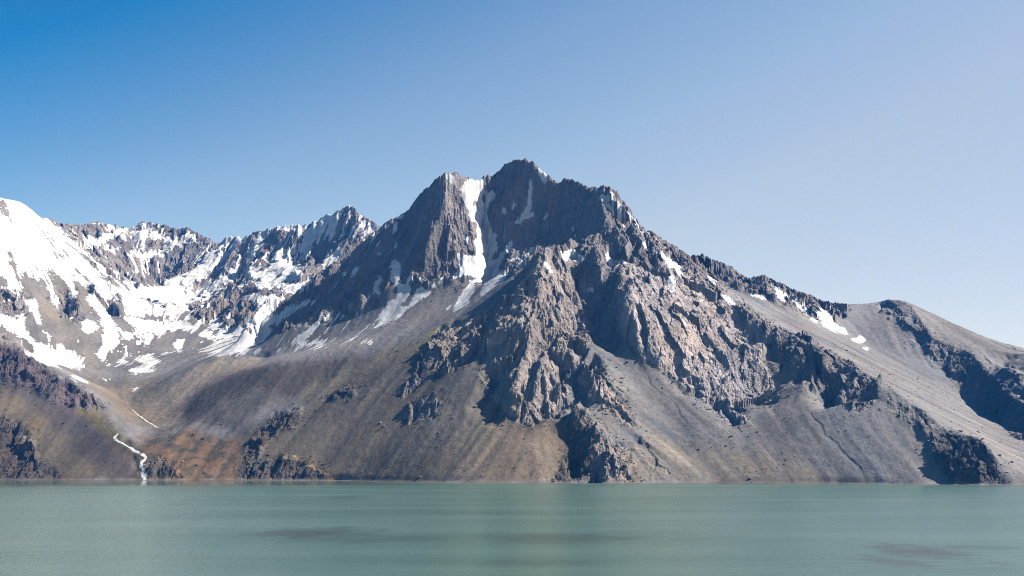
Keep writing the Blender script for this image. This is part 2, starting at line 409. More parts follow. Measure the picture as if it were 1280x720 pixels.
lean = np.clip(blur(raster([([(735,380),(800,440),(945,500),(1180,540),(1230,607),(780,607)],1)]), 12)[np.clip((PY-RY).astype(int),0,RH-1), np.clip((PX-RX).astype(int),0,RW-1)], 0, 1)
sub = S0[::2, ::2]
n1 = rng.standard_normal(sub.shape).astype(f32)
LC2 = lic(sub, blur(n1, 2.2), 26, 2.2)
LC1 = lic(sub, blur(rng.standard_normal(sub.shape).astype(f32), 1), 22, 1.3)
LCOARSE = bil(LC2, rr*0.5, cc*0.5); LMID = bil(LC1, rr*0.5, cc*0.5)
LFINE = lic(S0, rng.standard_normal(S0.shape).astype(f32), 14, 1.1)
print('lic', round(time.time()-T0, 1))

# ------------------------------------------------------------------ heights
def facets(x, y, sc, seed, steep):
    """broken rock: every cell of a jittered lattice is its own tilted plane"""
    u = x/sc; v = y/sc
    ui = np.floor(u).astype(np.int32); vi = np.floor(v).astype(np.int32); z0 = np.zeros_like(ui)
    best = np.full(u.shape, 9, f32); out = np.zeros(u.shape, f32)
    for i in (-1, 0, 1):
        for j in (-1, 0, 1):
            h = _hash(ui+i, vi+j, z0, seed)
            cx = ui+i+(h & np.uint32(255)).astype(f32)/255; cy = vi+j+((h >> np.uint32(8)) & np.uint32(255)).astype(f32)/255
            gx = ((h >> np.uint32(16)) & np.uint32(127)).astype(f32)/63.5-1; gy = ((h >> np.uint32(23)) & np.uint32(127)).astype(f32)/63.5-1
            dx = u-cx; dy = v-cy; d = dx*dx+dy*dy
            m = d < best
            best = np.where(m, d, best); out = np.where(m, (gx*dx+gy*dy)*steep*sc+gx*gy*0.25*sc, out)
    return out.astype(f32)
SLAB = [(800,360),(850,345),(895,375),(930,395),(955,425),(968,465),(974,492),(968,502),(925,503),(893,490),(850,470),(815,435),(800,400)]
slabm = np.clip(look(blur(raster([(SLAB, 1)]), 9), PX, PY), 0, 1)
scale = np.clip(Y/2400, 0.8, 1.1)
xs, ys = X+wx*0.6, Y+wy*0.6
crestkeep = (1-0.5*hm)*(1-0.75*slabm)
big = ridged2(xs, ys, 170, 3, 21, 0.5)-0.7
colr = 1-np.abs(LCOARSE)*1.25; colm = 1-np.abs(LMID)*1.25
far = sstep(3300, 4000, Y)
f0 = facets(xs, ys*0.7, 78, 70, 0.42); f1 = facets(xs*1.0, ys*0.62, 34, 71, 0.5); f2 = facets(X+wx*.3, (Y+wy*.3)*0.7, 15, 72, 0.5); f3 = facets(X, Y*0.8, 7, 73, 0.5)
kn2 = 1-np.abs(perlin2(X/12+wx*.03, Y/15, 76))*2.2
# ------------------------------------------------------------------ snow
SNOW = [
 # couloir of the main peak with its two tongues
 ([(576,236),(583,228),(590,225),(604,225),(606,233),(607,243),(612,238),(621,242),(618,248),(613,252),(611,260),(607,264),(609,271),(613,280),(615,290),(618,296),(620,304),
   (620,312),(614,316),(613,326),(621,324),(627,317),(632,310),(638,299),(641,301),(639,310),(632,317),(627,327),(622,340),(628,341),(641,336),(635,342),(630,349),(624,353),(610,348),(597,347),(585,343),(575,346),(565,349),
   (569,340),(576,335),(573,326),(569,316),(577,319),(594,321),(597,312),(593,303),(599,296),(597,290),(599,282),(596,274),(590,262),(584,260),(580,247)],1),
 ([(586,255),(591,250),(594,246),(597,256),(592,262)],0),([(600,243),(604,241),(607,252),(604,256)],0),
 ([(584,344),(592,352),(594,360),(588,371),(583,381),(574,384),(565,390),(569,380),(578,366),(586,354)],1),
 ([(590,349),(610,347),(624,349),(621,355),(611,362),(600,370),(604,358),(607,354),(600,351),(594,354)],1),
 ([(557,386),(563,380),(565,381),(559,388)],1),
 # patches of the bowl
 ([(494,374),(499,352),(505,354),(514,358),(511,369),(502,379),(501,387),(512,375),(518,364),(526,362),(537,365),(529,373),(512,386),(499,396),(482,405),(466,411),(475,399),(477,392),(484,384),(490,374)],1),
 ([(507,376),(513,366),(519,360),(520,368),(510,382),(503,386)],0),
 ([(494,352),(500,353),(501,361),(496,366)],1),
 ([(472,349),(477,344),(475,352),(471,358),(472,364),(479,364),(474,369),(468,365),(468,356)],1),
 ([(488,330),(492,321),(497,328),(500,340),(501,351),(494,350),(488,349),(490,338)],1),
 ([(535,352),(542,356),(550,351),(556,342),(556,348),(548,356),(542,361),(537,357)],1),
 ([(520,366),(526,361),(534,362),(540,364),(534,371),(524,374)],1),
 ([(454,375),(461,370),(468,367),(466,370),(459,374)],1),([(440,396),(447,389),(448,391),(442,396)],1),
 ([(423,388),(412,392),(402,402),(396,411),(383,420),(374,427),(359,432),(361,426),(372,420),(382,415),(393,406),(402,396),(411,390)],1),
 ([(430,392),(428,396),(419,402),(418,399),(421,393),(425,390)],1),
 ([(408,421),(406,426),(399,431),(380,435),(363,440),(376,433),(387,429),(382,427),(393,427),(402,422)],1),
 ([(357,435),(347,440),(341,442),(343,438),(350,436)],1),([(389,436),(398,431),(409,429),(402,433)],1),
 ([(458,412),(449,419),(437,427),(426,431),(434,426),(449,417)],1),([(450,429),(458,426),(467,424),(463,427),(452,431)],1),
 ([(458,435),(466,430),(479,428),(477,431),(467,434)],1),
 ([(314,408),(323,403),(331,399),(340,395),(350,391),(358,387),(365,383),(374,380),(393,372),(394,377),(380,384),(365,392),(350,400),(335,408),(318,412)],1),
 ([(372,381),(381,376),(383,379),(375,384)],1),
 # scraps on the shaded faces
 ([(474,301),(478,302),(473,308),(466,313),(468,309)],1),([(495,299),(497,304),(494,311),(490,317),(488,316),(492,308)],1),
 ([(470,318),(474,315),(477,317),(483,315),(480,319),(474,321)],1),([(440,340),(449,331),(451,335),(444,346),(440,347)],1),
 ([(406,362),(407,367),(405,371),(404,367)],1),([(427,358),(419,364),(417,364),(424,358)],1),([(494,277),(497,281),(497,290),(489,295),(492,286)],1),
 ([(501,268),(505,270),(499,273),(495,274)],1),([(531,243),(534,243),(533,245)],1),([(480,326),(483,327),(481,330)],1),([(430,343),(434,342),(432,347)],1),([(419,352),(421,351),(421,355)],1),
 ([(507,348),(513,344),(518,343),(512,351),(506,354)],1),([(523,350),(526,345),(526,352)],1),
 ([(662,226),(665,228),(664.5,247),(663,262),(659,271),(653,276),(644,282),(641,276),(646,275),(655,266),(660,259),(661.5,245)],1),
 ([(664,267),(669,266),(662,272),(658,273)],1),
 ([(627,259),(631,262),(634,267),(630,269),(627,266)],1),([(642,245),(650,238),(650,240),(645,245)],1),([(645,250),(647,249),(645,256),(640,264),(637,269),(639,261),(642,253)],1),
 ([(646,264),(650,261),(649,268)],1),([(617,270),(622,265),(621,268)],1),([(677,275),(683,267),(684,269),(680,275)],1),([(713,277),(715,279),(719,289),(717,291)],1),
 ([(710,260),(711,254),(714,256),(712,262)],1),([(705,271),(708,267),(708,269)],1),([(723,246),(727,249),(724,251)],1),
 ([(634,330),(643,324),(653,316),(652,320),(642,327),(636,331)],1),([(646,334),(651,328),(660,316),(665,307),(667,311),(660,321),(652,331),(648,338)],1),
 ([(632,290),(638,293),(635,293)],1),([(618,293),(621,291),(621,294),(619,297)],1),
 ([(672,211),(676,211),(681,217),(687,224),(681,228),(676,223)],1),([(647,201),(651,203),(650,207)],1),([(650,209),(653,206),(652,213)],1),([(563,217),(569,226),(566,229),(558,222),(555,219)],1),([(600,224),(606,225),(606,236),(600,235),(594,228)],1),
 ([(588,262),(594,272),(592,280),(586,270)],.8),([(577,292),(586,296),(587,303),(580,303)],1),([(565,297),(570,302),(567,306)],1),
 ([(751,243),(756,246),(762,244),(762,249),(759,254),(754,252),(750,247)],1),([(757,255),(763,255),(770,264),(771,269),(766,267),(760,259)],1),([(772,251),(776,257),(777,265),(773,261),(771,255)],1),
 ([(782,271),(787,275),(787,278),(783,275)],1),([(789,281),(794,285),(791,285)],1),([(802,290),(806,292),(804,294)],1),([(776,279),(782,284),(778,283)],1),
 ([(701,313),(709,314),(718,312),(720,318),(728,321),(736,324),(726,325),(725,330),(720,326),(714,323),(708,323),(705,329),(703,321)],1),
 ([(757,316),(761,315),(763,324),(768,327),(776,326),(784,329),(781,332),(771,329),(763,333),(759,324)],1),
 ([(676,325),(681,327),(685,333),(692,343),(688,342),(682,333)],1),([(702,367),(705,369),(709,374),(705,374)],1),([(799,339),(807,345),(804,346)],1),
 ([(728,360),(736,361),(740,357),(742,364),(747,368),(737,366)],1),([(713,283),(718,291),(720,296),(717,293)],1),([(720,292),(724,294),(716,301)],.9),
 ([(826,315),(829,316),(834,323),(841,326),(848,329),(852,334),(846,336),(850,342),(855,348),(847,343),(840,334),(836,336),(833,329),(829,323)],1),
 ([(834,349),(840,344),(848,351),(842,355),(844,362),(839,368),(836,360)],1),([(868,361),(879,370),(875,368)],1),
 ([(881,344),(890,348),(898,354),(895,355),(886,349)],1),([(902,368),(911,372),(920,382),(914,380),(906,374)],1),([(852,399),(860,405),(857,405)],1),
 ([(800,339),(806,345),(803,343)],1),([(873,371),(880,378),(877,378)],1),
 # far right ridge
 ([(928,364),(936,367),(944,367),(953,371),(962,375),(954,374),(941,370)],1),([(944,377),(954,381),(950,381)],1),
 ([(968,360),(973,358),(976,365),(985,368),(983,372),(981,377),(976,374),(970,367)],1),([(989,371),(995,374),(999,382),(1006,383),(1012,394),(1006,391),(999,386),(993,379)],1),
 ([(1011,395),(1023,403),(1019,403)],1),([(1017,391),(1023,393),(1025,385),(1030,387),(1037,392),(1040,401),(1046,406),(1057,412),(1060,419),(1050,416),(1040,413),(1030,407),(1027,401)],1),
 ([(1030,395),(1037,399),(1040,405),(1034,402)],.2),([(1061,424),(1070,423),(1076,420),(1081,421),(1081,427),(1076,429),(1068,427)],1),
 ([(1078,435),(1084,434),(1087,437),(1081,437)],1),([(1100,437),(1106,438),(1102,439)],1),([(1117,443),(1122,442),(1121,444)],1),([(1088,444),(1094,446),(1091,447)],1),
 # the snow mountain
 ([(8,345),(18,345),(24,358),(33,364),(14,363),(9,355)],1),
 ([(-120,380),(-40,388),(0,391),(12,397),(22,391),(31,393),(31,412),(45,427),(58,433),(72,441),(95,453),(111,459),(101,461),(75,457),(52,455),(30,436),(46,437),(30,425),(15,415),(0,406),(-120,400)],1),
 ([(24,374),(33,376),(40,374),(46,389),(50,400),(55,413),(62,422),(67,428),(62,426),(53,413),(44,398),(37,391),(38,389),(43,390),(40,381),(31,378)],1),
 ([(71,430),(85,437),(95,444),(105,450),(96,449),(80,442)],1),([(97,428),(101,424),(103,429)],1),([(39,411),(43,407),(42,412)],1),
 ([(101,406),(108,400),(118,403),(121,410),(110,417),(103,415)],1),
 ([(127,392),(133,394),(138,404),(150,418),(157,422),(145,432),(135,439),(131,447),(141,457),(134,457),(125,450),(119,440),(129,431),(131,419),(130,408)],1),
 ([(143,422),(149,420),(150,427),(145,426)],0),
 ([(152,398),(165,395),(180,402),(202,403),(206,412),(200,417),(172,419),(160,422),(156,420),(172,414),(170,407),(158,402)],1),
 ([(165,449),(180,445),(196,441),(186,447),(203,451),(192,456),(181,454),(169,452)],1),([(150,459),(170,462),(197,459),(190,465),(165,465)],1),
 ([(217,425),(225,424),(232,422),(226,431),(228,441),(221,438),(217,433)],1),([(82,472),(95,471),(112,477),(98,477)],1),([(125,471),(131,472),(142,479),(134,478)],1),([(160,487),(178,487),(180,490),(168,489)],1),
 ([(100,405+60),(108,466),(104,468)],0),
 ([(60,365),(68,372),(75,384),(72,388),(66,378)],1),([(84,392),(92,408),(95,411),(88,405)],1),
 ([(112,365),(124,378),(131,390),(128,392),(118,380),(110,372)],1),([(125,364),(135,376),(132,378)],.9),
 ([(250,415),(262,417),(270,427),(258,423)],1),([(263,406),(275,398),(277,404),(285,408),(294,411),(307,411),(301,416),(290,413),(278,412),(267,409)],1),
 ([(309,442),(320,437),(334,433),(327,439),(320,443),(310,444)],.9),([(200,404),(225,406),(246,413),(230,412),(200,409)],1),([(198,399),(230,403),(246,409),(225,406)],.9),
 ([(312,369),(331,367),(345,370),(357,369),(355,376),(345,383),(341,385),(337,381),(322,379),(314,375)],1),([(334,374),(345,374),(350,377),(338,378)],.1),
 ([(304,406),(314,400),(324,395),(324,402),(313,407)],1),
 ([(310,328),(320,336),(331,341),(345,334),(357,328),(356,338),(353,350),(361,356),(380,354),(393,349),(385,356),(372,362),(359,366),(342,356),(326,360),(318,361),(316,350),(312,340)],1),
 ([(354,333),(365,330),(376,336),(379,348),(365,350),(352,350)],1),([(246,364),(258,357),(275,353),(276,360),(258,367),(246,376),(241,376)],.9),
 ([(217,387),(225,384),(232,375),(234,362),(250,348),(268,328),(285,311),(297,300),(303,302),(292,314),(280,325),(258,345),(240,358),(245,372),(236,384)],.0),
 ([(101,299),(120,301),(135,295),(152,286),(155,289),(137,297),(122,303),(106,302)],1),([(121,308),(150,310),(162,313),(140,313)],.9),
 ([(182,292),(194,292),(204,296),(227,302),(247,298),(248,300),(235,305),(226,308),(220,307),(209,314),(204,320),(195,320),(184,323),(171,329),(174,321),(160,320),(160,314),(179,316),(200,314),(212,307),(219,303),(204,299)],1),
 ([(156,286),(175,288),(192,289),(180,290),(170,289)],1),
 ([(344,285),(354,283),(372,280),(384,283),(382,295),(376,298),(372,288),(362,288),(355,286)],.9),
 ([(414,270),(422,268),(421,282),(412,292),(407,300),(414,290),(405,300),(408,285)],.9),([(343,318),(360,312),(372,306),(366,318),(352,326),(344,322)],.95),([(334,340),(342,326),(354,325),(354,340),(345,345)],1),
 ([(434,257),(438,256),(442,262),(439,264)],1),([(451,275),(458,272),(461,280),(454,290),(449,284)],.7),([(410,318),(420,314),(424,322),(412,330),(402,333)],.8),([(425,310),(430,318),(422,322)],.8),
 ([(378,325),(386,310),(395,302),(392,312),(383,326)],.8),
]
COVER = [
 ([(110,395),(160,385),(250,392),(330,400),(345,412),(300,446),(235,452),(160,462),(125,445)],.10),
 ([(330,425),(420,395),(500,370),(545,372),(520,395),(440,425),(360,440)],.05),
 ([(217,387),(225,384),(232,375),(234,362),(250,348),(268,328),(285,311),(297,300),(303,302),(292,314),(280,325),(258,345),(240,358),(245,372),(236,384)],.86),
 ([(-240,150),(0,240),(25,248),(50,268),(78,284),(100,310),(128,342),(122,345),(95,336),(70,338),(60,334),(30,328),(0,328),(-240,330)],.925),
 ([(-240,328),(0,328),(30,327),(60,333),(95,337),(128,344),(145,362),(150,383),(128,378),(110,360),(95,352),(75,362),(60,350),(40,352),(20,345),(0,345),(-240,350)],.68),
 ([(0,345),(100,352),(150,385),(156,396),(120,400),(60,380),(0,380)],.18),
 ([(54,271),(75,276),(100,279),(140,281),(180,279),(220,284),(262,299),(250,310),(200,300),(150,305),(140,345),(128,345),(100,312),(80,290)],.36),
 ([(140,300),(262,300),(270,312),(235,330),(200,350),(165,360),(135,345)],.10),
 ([(145,353),(160,368),(180,383),(215,386),(245,385),(240,402),(200,396),(172,398),(156,394),(150,372)],.72),
 ([(156,352),(170,358),(190,360),(215,348),(240,333),(262,314),(275,312),(258,345),(234,362),(232,376),(215,388),(185,386),(165,372)],.89),
 ([(272,300),(300,290),(345,283),(390,278),(437,254),(478,283),(460,300),(420,330),(395,350),(360,352),(330,342),(300,340),(270,345),(255,352),(285,318)],.30),
 ([(235,385),(250,350),(300,335),(318,362),(300,372),(270,395),(245,395)],.27),
 ([(244,440),(262,433),(270,424),(276,412),(297,415),(318,416),(345,411),(332,421),(322,429),(308,441),(288,445),(262,443)],.86),
 ([(200,418),(250,416),(262,430),(235,440),(205,430)],.07),([(205,392),(262,400),(270,412),(245,416),(215,402)],.45),
 ([(325,380),(350,385),(320,410),(300,408),(318,398)],.5),
 ([(745,236),(772,240),(800,282),(830,305),(850,330),(820,320),(780,290),(758,262)],.08),
 ([(930,345),(985,360),(1045,380),(1040,395),(985,370),(945,358)],.13),
 ([(390,300),(470,300),(520,340),(440,395),(370,400)],.015),
]
nU = uniform_rank(1.0*LMID+0.55*LCOARSE+1.5*fbm2(X, Y, 46, 5, 55)+0.4*LFINE)
jx = 1.2*perlin2(X/8, Y/8, 81)+1.1*perlin2(X/27, Y/27, 83); jy = 1.1*perlin2(X/8, Y/8, 82)+1.0*perlin2(X/27, Y/27, 84)
nC = uniform_rank(1.0*LMID+0.7*LFINE+0.45*LCOARSE+0.8*fbm2(X, Y, 50, 5, 56))
jx = jx+1.0*perlin2(X/4, Y/4, 85); jy = jy+1.0*perlin2(X/4, Y/4, 86)
SR = raster(SNOW); CR = blur(raster(COVER), 2.5)
def snow_at(px, py):
    m = look(blur(SR, 0.6), px+jx, py+jy); soft = look(blur(SR, 2.6), px+jx, py+jy)
    lf = sstep(560, 430, px)                      # the thin old snow of the left bowl is the most broken
    crisp = m-0.42+0.30*(nU-0.5)+0.2*(nC-0.5)
    ragged = soft-0.46+0.75*(nC-0.5)+0.15*(nU-0.5)
    return np.maximum(crisp*(1-lf)+ragged*lf, look(CR, px, py)-nC)
snow0 = np.clip(blur((snow_at(PX, PY) > 0).astype(f32), 2), 0, 1)
landm = sstep(-4, 6, BASE)
FACE = [(472,288),(500,272),(545,222),(552,235),(540,280),(530,330),(500,352),(470,374),(430,393),(380,402),(340,395),(400,342)]
FACE2 = [(628,212),(656,203),(690,228),(740,238),(756,262),(757,298),(715,300),(690,312),(655,322),(630,335),(622,300)]
facem = np.clip(look(blur(raster([(FACE, 1), (FACE2, 1)]), 5), PX, PY), 0, 1)
crestkeep = crestkeep*(1-.5*facem)
softm = np.clip(look(blur(raster([(OUT_L,1),(OUT_L2,1),(OUT_R,.8),(OUT_S,.7),(HILLROCK2,.8),(CRAG2,1),(SHORER,1),(CRAG,.45)]), 4), PX, PY), 0, 1)
crestkeep = crestkeep*(1-.55*softm)
calmrock = rockm*(1-.72*snow0)
DZ = calmrock*crestkeep*scale*(10*big+4.6*colr+2.2*colm+0.5*LFINE)+calmrock*(1-.45*facem)*(1-.3*hm)*(1-.35*slabm)*((1-.7*hm)*(0.9*f0+0.95*f1)+(1-.5*far)*(1.0*f2+1.0*f3)+1.0*kn2)*scale
roll = fbm2(X, Y, 240, 4, 41)
DZ += (1-rockm)*landm*(2.2*roll+0.6*LCOARSE+0.35*LMID+0.10*LFINE+0.7*fbm2(X, Y, 14, 3, 44))*scale
ZZ = BASE+RIB*landm+DZ
# lake shore: keep the water line where it is
near = np.exp(-((BASE)/7)**2)
ZZ = np.where(BASE > 0, np.maximum(BASE*0.35, 0)*near+ZZ*(1-near), np.minimum(ZZ, -0.6))
# crags: push the rock outwards and inwards along its normals
def normals(x, y, z):
    ax = np.gradient(x, axis=1); ay = np.gradient(y, axis=1); az = np.gradient(z, axis=1)
    bx = np.gradient(x, axis=0); by = np.gradient(y, axis=0); bz = np.gradient(z, axis=0)
    nx = ay*bz-az*by; ny = az*bx-ax*bz; nz = ax*by-ay*bx
    l = np.sqrt(nx*nx+ny*ny+nz*nz)+1e-9
    return nx/l, ny/l, nz/l
NX, NY, NZ = normals(X, Y, ZZ)
c1 = 1-np.abs(perlin3(X/40+wx*.02, Y/40, ZZ/34, 61))*2.0
c2 = 1-np.abs(perlin3(X/14, Y/14, ZZ/14, 62))*2.0
push = calmrock*crestkeep*scale*(2.6*(c1-0.4)+1.5*(c2-0.4))*sstep(10, 22, BASE)
XD = X+NX*push; YD = Y+NY*push; ZD = ZZ+NZ*push*0.8
# the crests stand where they were surveyed
sk = np.array([(a, b) for a, b, _ in SKY_LEFT if a < 475]+[(a, b) for a, b, _ in SKY_MAIN if 475 <= a <= 862]+[(a, b) for a, b, _ in SKY_RIGHT if a > 863])
for _ in range(2):
    PYa = project(XD, YD, ZD)[1]; top = PYa.argmin(0); cols = np.arange(NC)
    tgt = np.interp(COL0+FOC*np.tan(TH0+cols*STEP), sk[:,0], sk[:,1]); jag = perlin2(cols/5.0, cols*0+.3, 95)+.7*perlin2(cols/2.6, cols*0+.3, 96)
    cpx = COL0+FOC*np.tan(TH0+cols*STEP); tgt = tgt-3.0*jag*np.interp(cpx, [0, 60, 90, 470, 540, 560, 690, 740, 860, 1040, 1060], [.1, .3, .6, .7, .7, 1, 1, .8, .6, .5, .1])
    err = PYa[top, cols]-tgt
    err = np.convolve(np.pad(err, 1, mode='edge'), np.array([1, 2, 1])/4, 'valid')
    ktop = top
    ZD = ZD+np.clip(err, -14, 14)[None, :]*YD/FOC*np.exp(-((rr-ktop[None, :])/22)**2)
NX, NY, NZ = normals(XD, YD, ZD)
VPX, VPY = project(XD, YD, ZD)
print('heights', round(time.time()-T0, 1))
snow = snow_at(VPX, VPY) > 0
print('snow', round(time.time()-T0, 1))

# ------------------------------------------------------------------ ground colours (real-world base colours of the rock and soil)
SOIL = [
 ([(-245,180),(1535,180),(1535,630),(-245,630)],(.208,.199,.198)),
 ([(862,318),(1535,318),(1535,607),(1252,607),(1156,514),(1040,446),(931,386)],(.205,.195,.196)),
 ([(820,540),(900,560),(1010,580),(1100,604),(760,604),(790,560)],(.235,.21,.18)),
 ([(470,376),(500,354),(640,350),(640,374),(560,415),(520,430),(400,482),(330,470),(345,452),(430,438),(330,428)],(.19,.178,.175)),
 ([(640,374),(600,395),(520,430),(400,482),(310,542),(293,604),(720,604),(705,520),(640,525),(600,455)],(.148,.126,.096)),
 ([(610,520),(660,535),(705,525),(700,603),(560,603)],(.19,.155,.12)),
 ([(545,440),(600,450),(640,525),(610,570),(520,530)],(.165,.145,.115)),
 ([(640,374),(560,410),(470,444),(400,474),(355,500),(385,495),(480,455),(580,418),(640,392)],(.18,.162,.108)),
 ([(222,532),(230,510),(255,483),(300,462),(345,452),(460,444),(400,478),(330,505),(300,535),(250,532)],(.10,.085,.076)),
 ([(270,500),(330,480),(350,500),(310,525),(280,525)],(.165,.148,.13)),
 ([(190,505),(200,482),(230,462),(270,447),(340,449),(300,462),(255,483),(230,510),(222,530),(205,522)],(.31,.255,.20)),
 ([(225,505),(245,482),(285,462),(250,490),(228,512)],(.27,.23,.19)),
 ([(90,470),(200,474),(215,500),(222,532),(180,535),(140,500)],(.205,.175,.14)),
 ([(120,482),(160,490),(205,525),(190,535),(150,522)],(.19,.152,.115)),
 ([(178,545),(230,536),(300,546),(296,604),(178,604),(170,565)],(.160,.104,.064)),
 ([(190,545),(215,540),(225,552),(200,556)],(.10,.082,.062)),
 ([(-245,330),(0,430),(128,508),(150,540),(176,604),(-245,604)],(.088,.074,.068)),
 ([(-245,430),(0,478),(50,515),(125,590),(110,604),(75,604),(30,545),(-245,470)],(.135,.108,.078)),
 ([(0,462),(60,505),(120,560),(150,600),(165,604),(140,560),(90,512),(40,478)],(.074,.062,.062)),
 ([(95,508),(125,515),(150,535),(165,562),(150,556),(125,535)],(.15,.115,.045)),
 ([(110,503),(132,512),(155,536),(148,537),(125,522)],(.235,.205,.175)),
 ([(-245,180),(60,180),(160,350),(160,440),(100,470),(0,430),(-245,330)],(.20,.182,.172)),
 ([(45,352),(75,358),(100,400),(130,450),(120,462),(95,440),(65,400)],(.215,.192,.165)),
 ([(130,400),(260,395),(300,415),(300,444),(240,448),(160,462),(125,452)],(.165,.15,.145)),
 ([(300,537),(345,515),(378,510),(372,530),(320,560),(296,600)],(.10,.088,.07)),
 ([(136,540),(150,538),(158,550),(178,561),(190,572),(182,588),(188,604),(170,604),(170,585),(172,575),(155,565),(138,556)],(.075,.064,.04)),
 ([(163,509),(180,516),(204,536),(198,540),(175,526)],(.11,.09,.06)),
 ([(330,565),(370,570),(400,580),(450,603),(400,603),(360,575)],(.21,.155,.095)),
]
ROCKC = [
 ([(-245,180),(1535,180),(1535,630),(-245,630)],(.215,.20,.196)),
 ([(500,400),(640,370),(660,330),(700,320),(735,400),(760,470),(800,540),(800,604),(690,604),(600,520)],(.31,.275,.245)),
 ([(780,330),(850,330),(925,385),(960,420),(978,500),(935,540),(800,450),(770,400)],(.40,.365,.35)),
 ([(-245,330),(0,425),(60,450),(130,505),(90,515),(0,480),(-245,450)],(.10,.080,.084)),
 ([(-245,480),(0,515),(45,560),(80,604),(-245,604)],(.075,.062,.052)),
 ([(174,570),(235,570),(235,606),(174,606)],(.075,.066,.055)),
 ([(290,510),(380,505),(420,604),(290,604)],(.088,.076,.062)),
 ([(395,480),(450,480),(450,505),(395,505)],(.07,.064,.055)),
 ([(1160,535),(1256,535),(1256,607),(1160,607)],(.11,.104,.10)),
 ([(690,510),(745,540),(740,604),(690,604)],(.12,.108,.085)),
]
def colour_raster(polys, s):
    out = []
    for k in range(3):
        A = np.zeros((RH, RW), f32); 
        for poly, v in polys:
            m = raster([(poly, 1)]) if k == 0 else None
            out_m.setdefault(id(poly), m)
            mm = out_m[id(poly)]; A = A*(1-mm)+mm*v[k]
        out.append(blur(A, s))
    return out
out_m = {}
soil = colour_raster(SOIL, 3); out_m = {}
rockc = colour_raster(ROCKC, 4)
wob = 4.5*fbm2(X, Y, 110, 5, 57, .6)+1.5*LCOARSE+1.0*LMID; wob2 = 3.5*fbm2(X, Y, 90, 5, 58, .6)+1.8*LCOARSE+1.2*LMID+1.0*LFINE
big1 = fbm2(X, Y, 330, 4, 51); big2 = fbm2(X, Y, 90, 4, 52)
rk = np.clip(look(blur(ROCK_R, 1.2), VPX+1.5*jx, VPY+1.5*jy)+0.25*(nU-.5), 0, 1)
rk = np.where(landm*sstep(2, 7, ZD) > .5, rk, rk*.5)
isrock = rk > 0.5
COL = np.zeros(X.shape+(4,), f32); COL[..., 3] = 1
brownm = np.clip(look(blur(raster([([(178,545),(230,536),(300,546),(296,604),(178,604),(170,565)],1)]), 4), VPX, VPY), 0, 1)
tuft = sstep(-.05, .35, fbm2(X, Y, 34, 5, 62, .65))*brownm
grain = fbm2(X, Y, 11, 3, 59, .7)
vs = (1+0.22*big1+0.16*big2+0.08*LCOARSE+0.07*LMID+0.03*LFINE+0.15*grain)
vr = (1+0.20*big1+0.20*big2+0.20*fbm2(X, Y, 20, 4, 53, .65)+0.07*LMID+.06*LFINE)
hue = 0.05*fbm2(X+500, Y, 200, 4, 54)+0.02*LMID
beach = np.exp(-(np.clip(ZD-0.5, 0, None)/3.0)**2)*np.clip(.45+.9*fbm2(X, Y, 130, 3, 60), 0, 1)
wet = sstep(1.3, 0.2, ZD)
for k, (a, b, hs) in enumerate(zip(soil, rockc, (1, 0.1, -1.1))):
    so = look(a, VPX+wob, VPY+wob2)*np.clip(vs, .5, 1.6)*(1+hue*hs)
    so = so*(1-.55*beach)+.55*beach*np.clip((.225, .195, .155)[k]*vs, 0, 1)
    so = so*(1-.45*wet)
    ro = look(b, VPX+.4*wob, VPY+.4*wob2)*np.clip(vr, .5, 1.6)*(1+hue*hs)
    t = sstep(.35, .65, rk)
    so = so*(1-tuft)+tuft*so*(.52, .66, .72)[k]
    so = so*(.98, .97, .975)[k]; ro = ro*(1.0, .955, .975)[k]
    COL[..., k] = np.clip(so*(1-t)+ro*t, .01, .9)
print('colour', round(time.time()-T0, 1))

